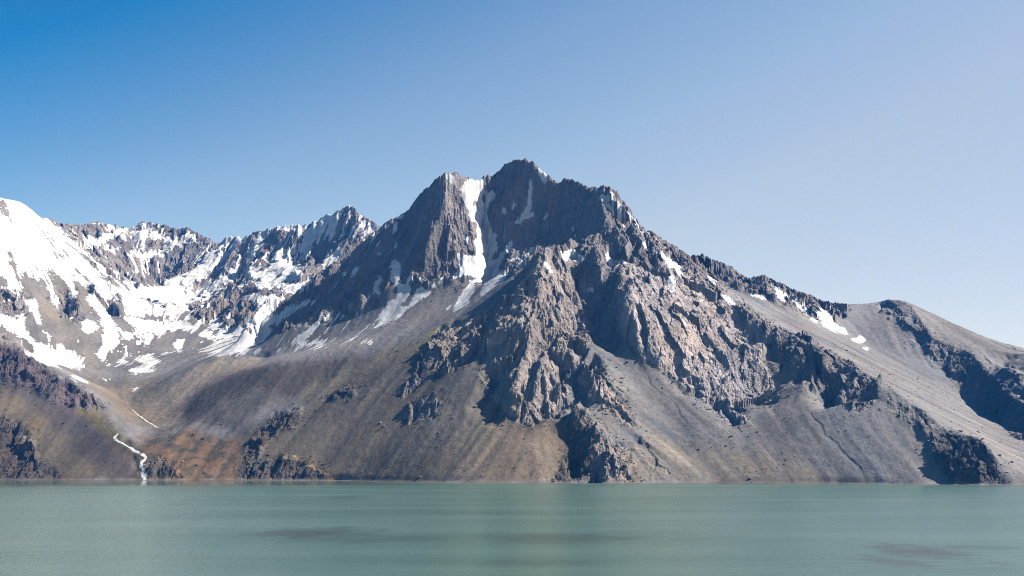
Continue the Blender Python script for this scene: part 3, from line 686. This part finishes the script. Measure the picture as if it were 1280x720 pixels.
# ------------------------------------------------------------------ materials
def mat_new(name):
    m = bpy.data.materials.new(name); m.use_nodes = True
    nt = m.node_tree; nt.nodes.clear()
    return m, nt, nt.nodes, nt.links
def N(nodes, t, **kw):
    n = nodes.new(t)
    for k, v in kw.items(): setattr(n, k, v)
    return n
def ground_material(name, rough, scales, var, bumps):
    m, nt, nd, lk = mat_new(name)
    out = N(nd, 'ShaderNodeOutputMaterial'); bs = N(nd, 'ShaderNodeBsdfPrincipled')
    bs.inputs['Roughness'].default_value = rough; bs.inputs['Specular IOR Level'].default_value = 0.18
    lk.new(bs.outputs[0], out.inputs[0])
    at = N(nd, 'ShaderNodeAttribute', attribute_name='col'); geo = N(nd, 'ShaderNodeNewGeometry')
    n1 = N(nd, 'ShaderNodeTexNoise'); n1.inputs['Scale'].default_value = scales[0]; n1.inputs['Detail'].default_value = 6; n1.inputs['Roughness'].default_value = .65
    n2 = N(nd, 'ShaderNodeTexVoronoi'); n2.inputs['Scale'].default_value = scales[1]
    lk.new(geo.outputs['Position'], n1.inputs['Vector']); lk.new(geo.outputs['Position'], n2.inputs['Vector'])
    mr = N(nd, 'ShaderNodeMapRange'); mr.inputs['From Min'].default_value = .25; mr.inputs['From Max'].default_value = .75
    mr.inputs['To Min'].default_value = 1-var; mr.inputs['To Max'].default_value = 1+var
    lk.new(n1.outputs['Fac'], mr.inputs['Value'])
    sep = N(nd, 'ShaderNodeSeparateColor'); lk.new(n2.outputs['Color'], sep.inputs[0])
    mr2 = N(nd, 'ShaderNodeMapRange'); mr2.inputs['To Min'].default_value = 1-var*.7; mr2.inputs['To Max'].default_value = 1+var*.7
    lk.new(sep.outputs[0], mr2.inputs['Value'])
    mu = N(nd, 'ShaderNodeMath', operation='MULTIPLY'); lk.new(mr.outputs[0], mu.inputs[0]); lk.new(mr2.outputs[0], mu.inputs[1])
    vm = N(nd, 'ShaderNodeVectorMath', operation='SCALE'); lk.new(at.outputs['Color'], vm.inputs[0]); lk.new(mu.outputs[0], vm.inputs['Scale'])
    lk.new(vm.outputs[0], bs.inputs['Base Color'])
    b1 = N(nd, 'ShaderNodeBump'); b1.inputs['Strength'].default_value = bumps[0]; b1.inputs['Distance'].default_value = bumps[1]
    lk.new(n1.outputs['Fac'], b1.inputs['Height'])
    b2 = N(nd, 'ShaderNodeBump'); b2.inputs['Strength'].default_value = bumps[2]; b2.inputs['Distance'].default_value = bumps[3]
    lk.new(n2.outputs['Distance'], b2.inputs['Height']); lk.new(b1.outputs[0], b2.inputs['Normal']); lk.new(b2.outputs[0], bs.inputs['Normal'])
    return m
M_ROCK = ground_material('weathered_rock', .9, (.11, .22), .22, (.8, 5.0, .6, 2.2))
M_SCREE = ground_material('scree', .95, (.22, .34), .10, (.4, 1.4, .3, .7))
def snow_material():
    m, nt, nd, lk = mat_new('old_snow')
    out = N(nd, 'ShaderNodeOutputMaterial'); bs = N(nd, 'ShaderNodeBsdfPrincipled'); lk.new(bs.outputs[0], out.inputs[0])
    geo = N(nd, 'ShaderNodeNewGeometry')
    n1 = N(nd, 'ShaderNodeTexNoise'); n1.inputs['Scale'].default_value = .035; n1.inputs['Detail'].default_value = 7; lk.new(geo.outputs['Position'], n1.inputs['Vector'])
    cr = N(nd, 'ShaderNodeValToRGB'); cr.color_ramp.elements[0].position = .3; cr.color_ramp.elements[0].color = (.52, .515, .515, 1)
    cr.color_ramp.elements[1].position = .6; cr.color_ramp.elements[1].color = (.75, .75, .76, 1)
    lk.new(n1.outputs['Fac'], cr.inputs[0]); lk.new(cr.outputs[0], bs.inputs['Base Color'])
    bs.inputs['Roughness'].default_value = .7; bs.inputs['Specular IOR Level'].default_value = .2
    b = N(nd, 'ShaderNodeBump'); b.inputs['Strength'].default_value = .35; b.inputs['Distance'].default_value = 3; lk.new(n1.outputs['Fac'], b.inputs['Height']); lk.new(b.outputs[0], bs.inputs['Normal'])
    return m
M_SNOW = snow_material()
def plain(name, col, rough, var=.25, sc=.4, bump=0.4):
    m, nt, nd, lk = mat_new(name)
    out = N(nd, 'ShaderNodeOutputMaterial'); bs = N(nd, 'ShaderNodeBsdfPrincipled'); lk.new(bs.outputs[0], out.inputs[0])
    geo = N(nd, 'ShaderNodeNewGeometry')
    n1 = N(nd, 'ShaderNodeTexNoise'); n1.inputs['Scale'].default_value = sc; n1.inputs['Detail'].default_value = 5; lk.new(geo.outputs['Position'], n1.inputs['Vector'])
    cr = N(nd, 'ShaderNodeValToRGB')
    cr.color_ramp.elements[0].position = .3; cr.color_ramp.elements[0].color = tuple(c*(1-var) for c in col)+(1,)
    cr.color_ramp.elements[1].position = .7; cr.color_ramp.elements[1].color = tuple(min(c*(1+var), .95) for c in col)+(1,)
    lk.new(n1.outputs['Fac'], cr.inputs[0]); lk.new(cr.outputs[0], bs.inputs['Base Color'])
    bs.inputs['Roughness'].default_value = rough; bs.inputs['Specular IOR Level'].default_value = .25
    b = N(nd, 'ShaderNodeBump'); b.inputs['Strength'].default_value = bump; b.inputs['Distance'].default_value = 1; lk.new(n1.outputs['Fac'], b.inputs['Height']); lk.new(b.outputs[0], bs.inputs['Normal'])
    return m

# ------------------------------------------------------------------ objects
sc = bpy.context.scene
LINK = sc.collection.objects.link
def tag(o, label=None, cat=None, group=None, kind=None):
    if label: o['label'] = label
    if cat: o['category'] = cat
    if group: o['group'] = group
    if kind: o['kind'] = kind
    return o
def mesh_object(name, co, quads, mat, parent=None, smooth=True, col=None, origin=(0, 0, 0)):
    me = bpy.data.meshes.new(name)
    co = (np.asarray(co, np.float64)-np.asarray(origin)).astype(f32)
    quads = np.asarray(quads, np.int32); k = quads.shape[1]
    me.vertices.add(len(co)); me.vertices.foreach_set('co', co.ravel())
    me.loops.add(quads.size); me.loops.foreach_set('vertex_index', quads.ravel())
    me.polygons.add(len(quads)); me.polygons.foreach_set('loop_start', np.arange(0, quads.size, k, dtype=np.int32))
    me.update(calc_edges=True)
    me.polygons.foreach_set('use_smooth', np.full(len(quads), smooth))
    if col is not None:
        a = me.color_attributes.new('col', 'FLOAT_COLOR', 'POINT'); a.data.foreach_set('color', np.ascontiguousarray(col, f32).ravel())
    me.materials.append(mat)
    o = bpy.data.objects.new(name, me); LINK(o)
    if parent is not None: o.parent = parent
    return o

VID = np.arange(NR*NC, dtype=np.int32).reshape(NR, NC)
QUADS = np.stack([VID[:-1,:-1], VID[:-1,1:], VID[1:,1:], VID[1:,:-1]], -1)
CO = np.stack([XD, YD, ZD], -1).reshape(-1, 3)
COLF = COL.reshape(-1, 4)
snow_f = (snow[:-1,:-1].astype(int)+snow[:-1,1:]+snow[1:,1:]+snow[1:,:-1]) >= 2
rock_f = (isrock[:-1,:-1].astype(int)+isrock[:-1,1:]+isrock[1:,1:]+isrock[1:,:-1]) >= 2
fpx = COL0+FOC*(X/Y)[:-1,:-1]; fd = Y[:-1,:-1]
def inside(poly, gx, gy):
    ins = np.zeros(gx.shape, bool); p = np.array(poly, float); n = len(p)
    for i in range(n):
        ax, ay = p[i]; bx, by = p[(i+1) % n]
        if ay == by: continue
        ins ^= ((ay > gy) != (by > gy)) & (gx < (bx-ax)*(gy-ay)/(by-ay)+ax)
    return ins
crag = [(a, d) for a, b, d in SKY_MAIN if a >= 862]
main = inside([(293,1400),(293,2180),(222,2440),(222,2480),(345,2600),(300,2950),(295,3200),(700,3200),(862,2850)]+crag+[(1256,1400)], fpx, fd)
hillf = inside([(-300,1400),(177,1400),(178,2105),(165,2215),(145,2270),(140,2440),(131,2500),(100,2600),(0,2720),(-300,2860)], fpx, fd)
snowm = inside([(-300,2860),(0,2720),(100,2600),(131,2560),(160,2900),(168,3220),(160,3380),(150,3520),(120,3740),(75,3950),(50,4080),(50,5800),(-300,5800)], fpx, fd)
right = (fpx > 600) & ~main & ((fpx > 862) | (fd > 2850))
left = ~(main | hillf | snowm | right)
mor = left & (fd < 2990) & (fpx < 345)
back = left & ~mor
REG = [
 ('mountain', main, 'tall jagged central peak with a snow couloir, dark crags and grey scree running down to the lake', 30),
 ('ridge', right, 'smoother grey ridge with shaded flank and small snow patches sloping behind the central peak', 14),
 ('hillside', hillf, 'dark purple and ochre hillside with a broken rock band above the lake, opposite the stream', 2),
 ('snow_mountain', snowm, 'broad mountain flank almost wholly white with snow, its lower slopes streaked with grey rock', 16),
 ('valley', mor, 'orange brown valley floor and tan moraine where the stream comes down to the lake', 10),
 ('rock_wall', back, 'distant jagged rock wall and cirque with snow ledges between the snow mountain and the central peak', 24),
]
def components(mask):
    """four-connected components of a face mask, by runs and union-find"""
    par = []
    def find(a):
        while par[a] != a: par[a] = par[par[a]]; a = par[a]
        return a
    lab = np.full(mask.shape, -1, np.int32); prev = []
    for r in range(mask.shape[0]):
        d = np.diff(np.concatenate([[0], mask[r].astype(np.int8), [0]]))
        s = np.nonzero(d == 1)[0]; e = np.nonzero(d == -1)[0]; cur = []; j = 0
        for a, b in zip(s, e):
            i = len(par); par.append(i); cur.append((a, b, i)); lab[r, a:b] = i
            while j < len(prev) and prev[j][1] <= a: j += 1
            q = j
            while q < len(prev) and prev[q][0] < b:
                x, y = find(i), find(prev[q][2])
                if x != y: par[max(x, y)] = min(x, y)
                q += 1
        prev = cur
    root = np.array([find(i) for i in range(len(par))] or [0], np.int32)
    return np.where(lab >= 0, root[np.maximum(lab, 0)], -1)
def part_from(name, fm, mat, parent, origin, smooth, kind=None):
    q = QUADS[fm]
    if not len(q): return None
    used, inv = np.unique(q.ravel(), return_inverse=True)
    o = mesh_object(name, CO[used], inv.reshape(-1, 4), mat, parent, smooth, COLF[used], origin)
    if kind: o['kind'] = kind
    return o
above = ZD[:-1,:-1] > -13.0
for name, fm, label, nsnow in REG:
    fm = fm & above
    root = bpy.data.objects.new(name, None); LINK(root)
    b = CO[QUADS[fm][:, 0]]; org = (float(b[:,0].mean()), float(b[:,1].mean()), 0.0)
    root.location = org; root.empty_display_size = 50
    tag(root, label, None, None, 'structure')
    part_from('rock_face', fm & rock_f & ~snow_f, M_ROCK, root, org, False)
    part_from('scree_slope', fm & ~rock_f & ~snow_f, M_SCREE, root, org, True)
    sm = fm & snow_f
    if sm.any():
        lab = components(sm); ids, cnt = np.unique(lab[lab >= 0], return_counts=True)
        top = [i for i, c in sorted(zip(ids, cnt), key=lambda t: -t[1])[:nsnow] if (lab == i).sum() > 60]
        for i in top: part_from('snow_patch', lab == i, M_SNOW, root, org, True)
        part_from('snow_scraps', sm & ~np.isin(lab, top), M_SNOW, root, org, True, 'stuff')
print('terrain objects', round(time.time()-T0, 1))
# ------------------------------------------------------------------ lake
th = np.linspace(-1.25, 1.25, 900); lr = np.concatenate([np.linspace(math.log(12), math.log(250), 60)[:-1], np.linspace(math.log(250), math.log(2700), 560)])
LR, LT = np.meshgrid(np.exp(lr), th, indexing='ij')
lx, ly = (LR*np.sin(LT)).astype(f32), (LR*np.cos(LT)).astype(f32)
lyc = np.maximum(ly, 20)
lpx = COL0+FOC*lx/lyc; lpy = ROW0+FOC*CAM_H/lyc
# wind: smooth water lies in a few slicks and along the sheltered shore under the hillside
calm = np.zeros(lx.shape, f32)
dark_patch = np.zeros(lx.shape, f32)
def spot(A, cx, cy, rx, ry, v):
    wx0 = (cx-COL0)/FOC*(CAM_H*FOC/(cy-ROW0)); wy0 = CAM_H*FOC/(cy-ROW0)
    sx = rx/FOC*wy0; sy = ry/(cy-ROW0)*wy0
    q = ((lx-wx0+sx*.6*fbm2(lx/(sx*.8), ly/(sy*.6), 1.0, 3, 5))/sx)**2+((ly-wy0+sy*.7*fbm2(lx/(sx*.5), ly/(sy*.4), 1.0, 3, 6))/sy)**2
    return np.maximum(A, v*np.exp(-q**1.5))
# patches where the water colour turns darker and olive-brown
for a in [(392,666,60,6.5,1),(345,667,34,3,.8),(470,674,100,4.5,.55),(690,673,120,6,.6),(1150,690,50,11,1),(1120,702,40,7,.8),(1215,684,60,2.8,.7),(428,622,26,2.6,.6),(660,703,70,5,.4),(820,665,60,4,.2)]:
    dark_patch = spot(dark_patch, *a)
shoreband = sstep(609.5, 605, lpy+1.2*fbm2(lx, ly*2, 160, 3, 8))*sstep(640, 380, lpx)
calm = np.maximum(calm, shoreband)
gust = fbm2(lx*.35, ly, 70, 4, 9)
lake_co = np.stack([lx, ly, np.zeros_like(lx)], -1).reshape(-1, 3)
I = np.arange(lx.size, dtype=np.int32).reshape(lx.shape)
lq = np.stack([I[:-1,:-1], I[:-1,1:], I[1:,1:], I[1:,:-1]], -1).reshape(-1, 4)
lc = np.zeros((lx.size, 4), f32); lc[:,0] = calm.ravel(); lc[:,1] = np.clip(.5+.5*gust, 0, 1).ravel(); lc[:,2] = dark_patch.ravel(); lc[:,3] = 1
def water_material():
    m, nt, nd, lk = mat_new('glacial_water')
    out = N(nd, 'ShaderNodeOutputMaterial'); bs = N(nd, 'ShaderNodeBsdfPrincipled'); lk.new(bs.outputs[0], out.inputs[0])
    at = N(nd, 'ShaderNodeAttribute', attribute_name='col'); sp = N(nd, 'ShaderNodeSeparateColor'); lk.new(at.outputs['Color'], sp.inputs[0])
    geo = N(nd, 'ShaderNodeNewGeometry')
    mp = N(nd, 'ShaderNodeMapping'); mp.inputs['Scale'].default_value = (.07, .24, 1); lk.new(geo.outputs['Position'], mp.inputs[0])
    n = N(nd, 'ShaderNodeTexNoise'); n.inputs['Scale'].default_value = 1; n.inputs['Detail'].default_value = 4; lk.new(mp.outputs[0], n.inputs['Vector'])
    mp2 = N(nd, 'ShaderNodeMapping'); mp2.inputs['Scale'].default_value = (.0035, .012, 1); lk.new(geo.outputs['Position'], mp2.inputs[0])
    n2 = N(nd, 'ShaderNodeTexNoise'); n2.inputs['Scale'].default_value = 1; n2.inputs['Detail'].default_value = 5; lk.new(mp2.outputs[0], n2.inputs['Vector'])
    r = N(nd, 'ShaderNodeMapRange'); r.inputs['To Min'].default_value = WATER['rough']; r.inputs['To Max'].default_value = .07; lk.new(sp.outputs[0], r.inputs['Value'])
    lk.new(r.outputs[0], bs.inputs['Roughness'])
    bs.inputs['IOR'].default_value = 1.33; bs.inputs['Specular IOR Level'].default_value = .95
    mx = N(nd, 'ShaderNodeMix', data_type='RGBA'); mx.inputs[6].default_value = WATER['c0']+(1,); mx.inputs[7].default_value = WATER['c1']+(1,)
    mr = N(nd, 'ShaderNodeMapRange'); mr.inputs['From Min'].default_value = .35; mr.inputs['From Max'].default_value = .65; lk.new(n2.outputs['Fac'], mr.inputs['Value'])
    lk.new(mr.outputs[0], mx.inputs[0])
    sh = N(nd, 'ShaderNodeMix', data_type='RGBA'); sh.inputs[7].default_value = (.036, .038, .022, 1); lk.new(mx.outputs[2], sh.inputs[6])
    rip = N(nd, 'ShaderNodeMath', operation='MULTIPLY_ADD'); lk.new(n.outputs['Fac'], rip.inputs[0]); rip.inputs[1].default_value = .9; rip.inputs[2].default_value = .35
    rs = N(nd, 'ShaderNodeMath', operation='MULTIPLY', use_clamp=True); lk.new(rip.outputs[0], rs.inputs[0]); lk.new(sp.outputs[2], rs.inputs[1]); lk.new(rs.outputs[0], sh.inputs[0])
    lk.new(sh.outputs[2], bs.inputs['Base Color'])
    mp3 = N(nd, 'ShaderNodeMapping'); mp3.inputs['Scale'].default_value = (.018, .085, 1); lk.new(geo.outputs['Position'], mp3.inputs[0])
    n3 = N(nd, 'ShaderNodeTexNoise'); n3.inputs['Detail'].default_value = 3; n3.inputs['Scale'].default_value = 1; lk.new(mp3.outputs[0], n3.inputs['Vector'])
    b0 = N(nd, 'ShaderNodeBump'); b0.inputs['Strength'].default_value = .22; b0.inputs['Distance'].default_value = 2.2; lk.new(n3.outputs['Fac'], b0.inputs['Height'])
    st = N(nd, 'ShaderNodeMapRange'); st.inputs['To Min'].default_value = WATER['bump']; st.inputs['To Max'].default_value = .03; lk.new(sp.outputs[0], st.inputs['Value'])
    b = N(nd, 'ShaderNodeBump'); lk.new(b0.outputs[0], b.inputs['Normal']); b.inputs['Distance'].default_value = .9; lk.new(st.outputs[0], b.inputs['Strength']); lk.new(n.outputs['Fac'], b.inputs['Height']); lk.new(b.outputs[0], bs.inputs['Normal'])
    return m
WATER = dict(rough=.27, c0=(.060, .124, .088), c1=(.094, .164, .130), bump=.45)
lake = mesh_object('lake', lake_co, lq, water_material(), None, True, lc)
tag(lake, 'wide milky turquoise lake lying in front of the mountains', None, None, 'structure')

# bed and plain: one sheet under everything
g = 11500.0
ground = mesh_object('ground', [(-g, -g, -16), (g, -g, -16), (g, g, -16), (-g, g, -16)], [[0, 1, 2, 3]], plain('bare_ground', (.2, .18, .16), .95, .2, .01, .2))
tag(ground, 'bare grey ground under the lake and behind the mountains', None, None, 'structure')

# ------------------------------------------------------------------ stream
COLV = lambda px: int(np.clip(round((math.atan((px-COL0)/FOC)-TH0)/STEP), 0, NC-1))
def on_ground(px, py):
    """where a bearing meets the finished ground"""
    c = COLV(px); k = np.nonzero(VPY[:, c] <= py)[0]; k = k[0] if len(k) else int(np.argmin(VPY[:, c]))
    return np.array([XD[k, c], YD[k, c], ZD[k, c]])
def height_at(x, y):
    r, c = to_grid(x, y); return bil(ZD, r, c)
def ribbon(pts, widths, name, mat, nx=5, lift=.5):
    W = np.array([on_ground(a, b) for a, b in pts]); wd = np.array(widths, float)
    L = np.concatenate([[0], np.cumsum(np.hypot(*(W[1:, :2]-W[:-1, :2]).T))]); n = max(8, int(L[-1]/3))
    t = np.linspace(0, L[-1], n); x = np.interp(t, L, W[:,0]); y = np.interp(t, L, W[:,1]); w = np.interp(t, L, wd)
    k = np.array([1, 2, 3, 2, 1])/9
    for _ in range(2):
        x[2:-2] = np.convolve(x, k, 'valid'); y[2:-2] = np.convolve(y, k, 'valid')
    w = w*(1+.45*perlin2(t/14, t*0, 3)+.3*perlin2(t/6, t*0+9, 4)); x = x+1.6*perlin2(t/17, t*0+3, 5)
    tx, ty = np.gradient(x), np.gradient(y); l = np.hypot(tx, ty)+1e-6; nxv, nyv = -ty/l, tx/l
    rows = []
    for s in np.linspace(-.5, .5, nx):
        xs_ = x+nxv*w*s; ys_ = y+nyv*w*s
        rows.append(np.stack([xs_, ys_, np.maximum(height_at(xs_, ys_), 0)+lift*(1 if abs(s) < .45 else .3)+.25*perlin2(t/4, t*0+s*3, 6)], -1))
    G = np.stack(rows, 1); I = np.arange(n*nx).reshape(n, nx)
    q = np.stack([I[:-1,:-1], I[:-1,1:], I[1:,1:], I[1:,:-1]], -1).reshape(-1, 4)
    return mesh_object(name, G.reshape(-1, 3), q, mat)
M_FOAM = plain('white_water', (.60, .61, .62), .45, .42, .22, .8)
st = ribbon([(147.5,542.5),(142.5,546),(144,550),(150,553),(158,557.5),(165.5,561.7),(173,566),(180,570),(182.5,573.5),(177.5,578),(176,581.7),(176.7,586),(178,591),(180,596),(181.5,600.2)],
            [4,6,6,7,7,7,8,7,6,7,7,7,7,8,10], 'stream', M_FOAM)
tag(st, 'white foaming stream zigzagging down to the lake between the dark hillside and brown slope', None, None, 'structure')
st2 = ribbon([(177,582.5),(181,581),(185,579.5),(191,577)], [4,3.5,4,3], 'stream_branch', M_FOAM); tag(st2, 'short white side branch joining the stream above the dark outcrop', None, None, 'structure')
st3 = ribbon([(166,512),(170,516.5),(175,520.5),(183,526.5),(193,532),(199.5,535.2)], [2,3,4,4,4,3], 'stream_run', M_FOAM); tag(st3, 'thin straight white run of the stream higher up the tan valley', None, None, 'structure')

# ------------------------------------------------------------------ boulders
import bmesh
from mathutils import Vector
def rock_mesh(name, seed, sub):
    bm = bmesh.new(); bmesh.ops.create_icosphere(bm, subdivisions=sub, radius=1)
    r = np.random.default_rng(seed); cuts = [Vector(v).normalized() for v in r.standard_normal((11, 3))]; dist = r.uniform(.55, .85, 11)
    ax = r.uniform(.75, 1.3, 3)
    for v in bm.verts:
        p = v.co.copy()
        for c, d in zip(cuts, dist):
            e = p.dot(c)-d
            if e > 0: p -= c*e*.92
        v.co = Vector((p.x*ax[0], p.y*ax[1], p.z*ax[2]*.8))*(1+.05*float(perlin3(np.array([p.x*3+seed]), np.array([p.y*3]), np.array([p.z*3]), 3)[0]))
    me = bpy.data.meshes.new(name); bm.to_mesh(me); bm.free(); return me
M_BDARK = plain('dark_boulder_rock', (.085, .075, .066), .9, .35, .5); M_BLIGHT = plain('pale_boulder_rock', (.25, .225, .20), .9, .3, .5)
BOULD = [
 (784,453.5,5.5,'d','dark boulder alone on the pale scree fan right of the central rock pyramid'),
 (594,509,5.5,'l','pale boulder with a dark shadow on the olive scree, below the leftmost crags'),
 (566,523,4.5,'l','pale boulder low on the olive scree left of the crag foot'),
 (603,479,5,'d','dark boulder on the olive scree close under the shaded crag'),
 (475,529,5,'l','larger of two pale boulders side by side in the middle of the olive scree'),
 (479,533,3.6,'l','smaller of two pale boulders side by side in the middle of the olive scree'),
 (456,496,5,'d','dark boulder just right of the small dark outcrop on the olive slope'),
 (388,493,4.2,'d','dark boulder on the crest of the olive spur'),
 (524,597,6,'l','pale boulder at the water line below the olive scree'),
 (241,544,6,'d','largest dark boulder on the edge of the orange brown valley slope'),
 (254,549.5,5,'d','dark boulder a little below and right of the largest one on the brown slope'),
 (215,537.5,4,'d','small dark boulder on the skyline edge of the brown valley slope'),
 (228,578,5,'l','upper pale boulder on the orange brown slope above the dark shore outcrop'),
 (226,585,4,'l','lower pale boulder on the orange brown slope above the dark shore outcrop'),
 (246,582,5,'d','dark boulder low on the orange brown slope right of the pale boulders'),
 (256,592,4,'d','dark boulder just above the shore of the orange brown slope'),
 (197,574,4.2,'l','pale boulder on top of the dark outcrop beside the stream mouth'),
 (548,541,4,'l','pale boulder low on the grey streak of the olive scree'),
 (549,546,3.4,'d','dark boulder directly below a pale one on the grey scree streak'),
]
for i, (px, py, size, kind, label) in enumerate(BOULD):
    p = on_ground(px, py); r = np.random.default_rng(100+i)
    o = bpy.data.objects.new('boulder', rock_mesh('boulder', 40+i, 3)); LINK(o); o.data.materials.append(M_BDARK if kind == 'd' else M_BLIGHT)
    s = size*.62; o.location = (p[0], p[1], float(height_at(p[0], p[1]))+s*.28); o.scale = (s*r.uniform(.9, 1.35), s*r.uniform(.8, 1.1), s*r.uniform(.75, 1.0)); o.rotation_euler = (0, 0, r.uniform(0, 6))
    tag(o, label, 'boulder', 'boulders lying on the slopes')

# loose stones below the crags: nobody could count them
apron = blur(rockm*(rockm > .5), 9); want = np.clip(apron*1.6, 0, 1)*(1-rockm)*(BASE > 5)*(Y < 2700)*(VPX > -60)*(VPX < 1340)
want = want+0.05*(1-rockm)*(BASE > 3)*(Y < 2450)*np.clip(.4+fbm2(X, Y, 120, 3, 77), 0, 1)
want = want*(Y/2200)**1.5*np.where(snow, 0, 1)
pr = (want/want.sum()).ravel(); pick = rng.choice(pr.size, 15000, p=pr, replace=False)
base_v = np.array([v.co[:] for v in rock_mesh('stone', 3, 1).vertices]); base_f = np.array([p.vertices[:] for p in bpy.data.meshes['stone'].polygons])
sz = np.clip(rng.lognormal(-.1, .55, len(pick)), .35, 4.0)*.85
ang = rng.uniform(0, 6.28, len(pick)); st_ = rng.uniform(.7, 1.3, (len(pick), 3))
V = base_v[None]*st_[:, None]*sz[:, None, None]
ca, sa = np.cos(ang)[:, None], np.sin(ang)[:, None]
V = np.stack([V[..., 0]*ca-V[..., 1]*sa, V[..., 0]*sa+V[..., 1]*ca, V[..., 2]*.85+sz[:, None]*.2], -1)
V = V+CO[pick][:, None]
fc = (base_f[None]+(np.arange(len(pick))*len(base_v))[:, None, None]).reshape(-1, 3)
cl = np.repeat(COLF[pick]*rng.uniform(.8, 1.45, (len(pick), 1)).astype(f32), len(base_v), 0)
rub = mesh_object('rubble', V.reshape(-1, 3), fc, M_SCREE, None, False, cl)
tag(rub, 'loose stones strewn over the scree below the crags', None, None, 'stuff')

# ------------------------------------------------------------------ air
HAZE = dict(density=4.3e-5, color=(.03, .32, 1.0), aniso=.1)
if HAZE['density'] > 0:
    s, z0, z1 = 11800.0, -17.0, 1420.0
    hv = [(x, y, z) for z in (z0, z1) for x, y in ((-s, -s), (s, -s), (s, s), (-s, s))]
    hm_, nt, nd, lk = mat_new('air')
    out = N(nd, 'ShaderNodeOutputMaterial'); pv = N(nd, 'ShaderNodeVolumePrincipled'); lk.new(pv.outputs[0], out.inputs['Volume'])
    pv.inputs['Density'].default_value = HAZE['density']; pv.inputs['Color'].default_value = HAZE['color']+(1,); pv.inputs['Absorption Color'].default_value = (1, 1, 1, 1); pv.inputs['Anisotropy'].default_value = HAZE['aniso']
    hz = mesh_object('haze', hv, [[0, 3, 2, 1], [4, 5, 6, 7], [0, 1, 5, 4], [1, 2, 6, 5], [2, 3, 7, 6], [3, 0, 4, 7]], hm_, None, False)
    tag(hz, 'thin blue mountain haze filling the valley', None, None, 'stuff')

# ------------------------------------------------------------------ light, sky, camera
SKYS, SKYT = .118, (1.87, 2.09, -5.0)
SKYC = [(-2, (.012, .13, .34)), (-.6, (.04, .28, .55)), (.15, (.10, .64, .92)), (.7, (.98, 1.0, .96)), (1.1, (1.27, 1.12, .96)), (1.45, (1.42, 1.09, .86)), (2.4, (1.0, .76, .66))]
EL, AZ = math.radians(43), math.radians(84)        # sun high on the right, a little beyond the summit line
sd = Vector((math.cos(EL)*math.sin(AZ), math.cos(EL)*math.cos(AZ), math.sin(EL)))
L = bpy.data.lights.new('sun', 'SUN'); lo = bpy.data.objects.new('sun', L); LINK(lo)
L.energy = 5.0; L.angle = math.radians(.53); L.color = (1.0, .968, .93); lo.rotation_euler = sd.to_track_quat('Z', 'Y').to_euler(); lo.location = (3000, 0, 3000)
w = bpy.data.worlds.new('World'); sc.world = w; w.use_nodes = True
nd, lk = w.node_tree.nodes, w.node_tree.links
bg = nd['Background']; sky = nd.new('ShaderNodeTexSky'); sky.sky_type = 'NISHITA'; sky.sun_disc = False
sky.sun_elevation = EL; sky.sun_rotation = AZ; sky.altitude = 2500; sky.air_density = 1.0; sky.dust_density = 1.0; sky.ozone_density = 1.0
# clear mountain air: deep blue away from the sun and overhead, paler towards the sun and the horizon
tc = nd.new('ShaderNodeTexCoord'); dt = nd.new('ShaderNodeVectorMath'); dt.operation = 'DOT_PRODUCT'; dt.inputs[1].default_value = sd
nrm = nd.new('ShaderNodeVectorMath'); nrm.operation = 'NORMALIZE'; lk.new(tc.outputs['Generated'], nrm.inputs[0]); lk.new(nrm.outputs[0], dt.inputs[0])
sx = nd.new('ShaderNodeSeparateXYZ'); lk.new(nrm.outputs[0], sx.inputs[0])
m1 = nd.new('ShaderNodeMath'); m1.operation = 'MULTIPLY_ADD'; lk.new(dt.outputs['Value'], m1.inputs[0]); m1.inputs[1].default_value = SKYT[1]; m1.inputs[2].default_value = SKYT[0]
m2 = nd.new('ShaderNodeMath'); m2.operation = 'MULTIPLY_ADD'; lk.new(sx.outputs['Z'], m2.inputs[0]); m2.inputs[1].default_value = SKYT[2]; lk.new(m1.outputs[0], m2.inputs[2])
m3 = nd.new('ShaderNodeMapRange'); lk.new(m2.outputs[0], m3.inputs['Value']); m3.inputs['From Min'].default_value = -2; m3.inputs['From Max'].default_value = 2.4
rp = nd.new('ShaderNodeValToRGB'); lk.new(m3.outputs[0], rp.inputs[0])
el_ = rp.color_ramp.elements; el_[0].position = 0; el_[1].position = 1
for u_, _ in SKYC[1:-1]: el_.new((u_+2)/4.4)
for e_, (_, c_) in zip(el_, SKYC): e_.color = tuple(v/2 for v in c_)+(1,)
mm = nd.new('ShaderNodeVectorMath'); mm.operation = 'MULTIPLY'; lk.new(sky.outputs[0], mm.inputs[0]); lk.new(rp.outputs[0], mm.inputs[1])
lk.new(mm.outputs[0], bg.inputs[0]); bg.inputs[1].default_value = SKYS*2
cam = bpy.data.cameras.new('camera'); co = bpy.data.objects.new('camera', cam); LINK(co); sc.camera = co
co.location = (0, 0, CAM_H); co.rotation_euler = (math.pi/2, 0, 0)
cam.lens = 36*FOC/1280; cam.sensor_width = 36; cam.shift_y = (ROW0-360)/1280; cam.clip_start = 1; cam.clip_end = 60000
sc.view_settings.view_transform = 'Standard'; sc.view_settings.look = 'None'; sc.view_settings.exposure = .62; sc.view_settings.gamma = 1
sc.cycles.max_bounces = 5; sc.cycles.diffuse_bounces = 0; sc.cycles.glossy_bounces = 3; sc.cycles.volume_bounces = 0; sc.cycles.transmission_bounces = 2
sc.cycles.use_denoising = True; sc.cycles.denoising_prefilter = 'NONE'; sc.cycles.filter_width = 1.0
print('script', round(time.time()-T0, 1))
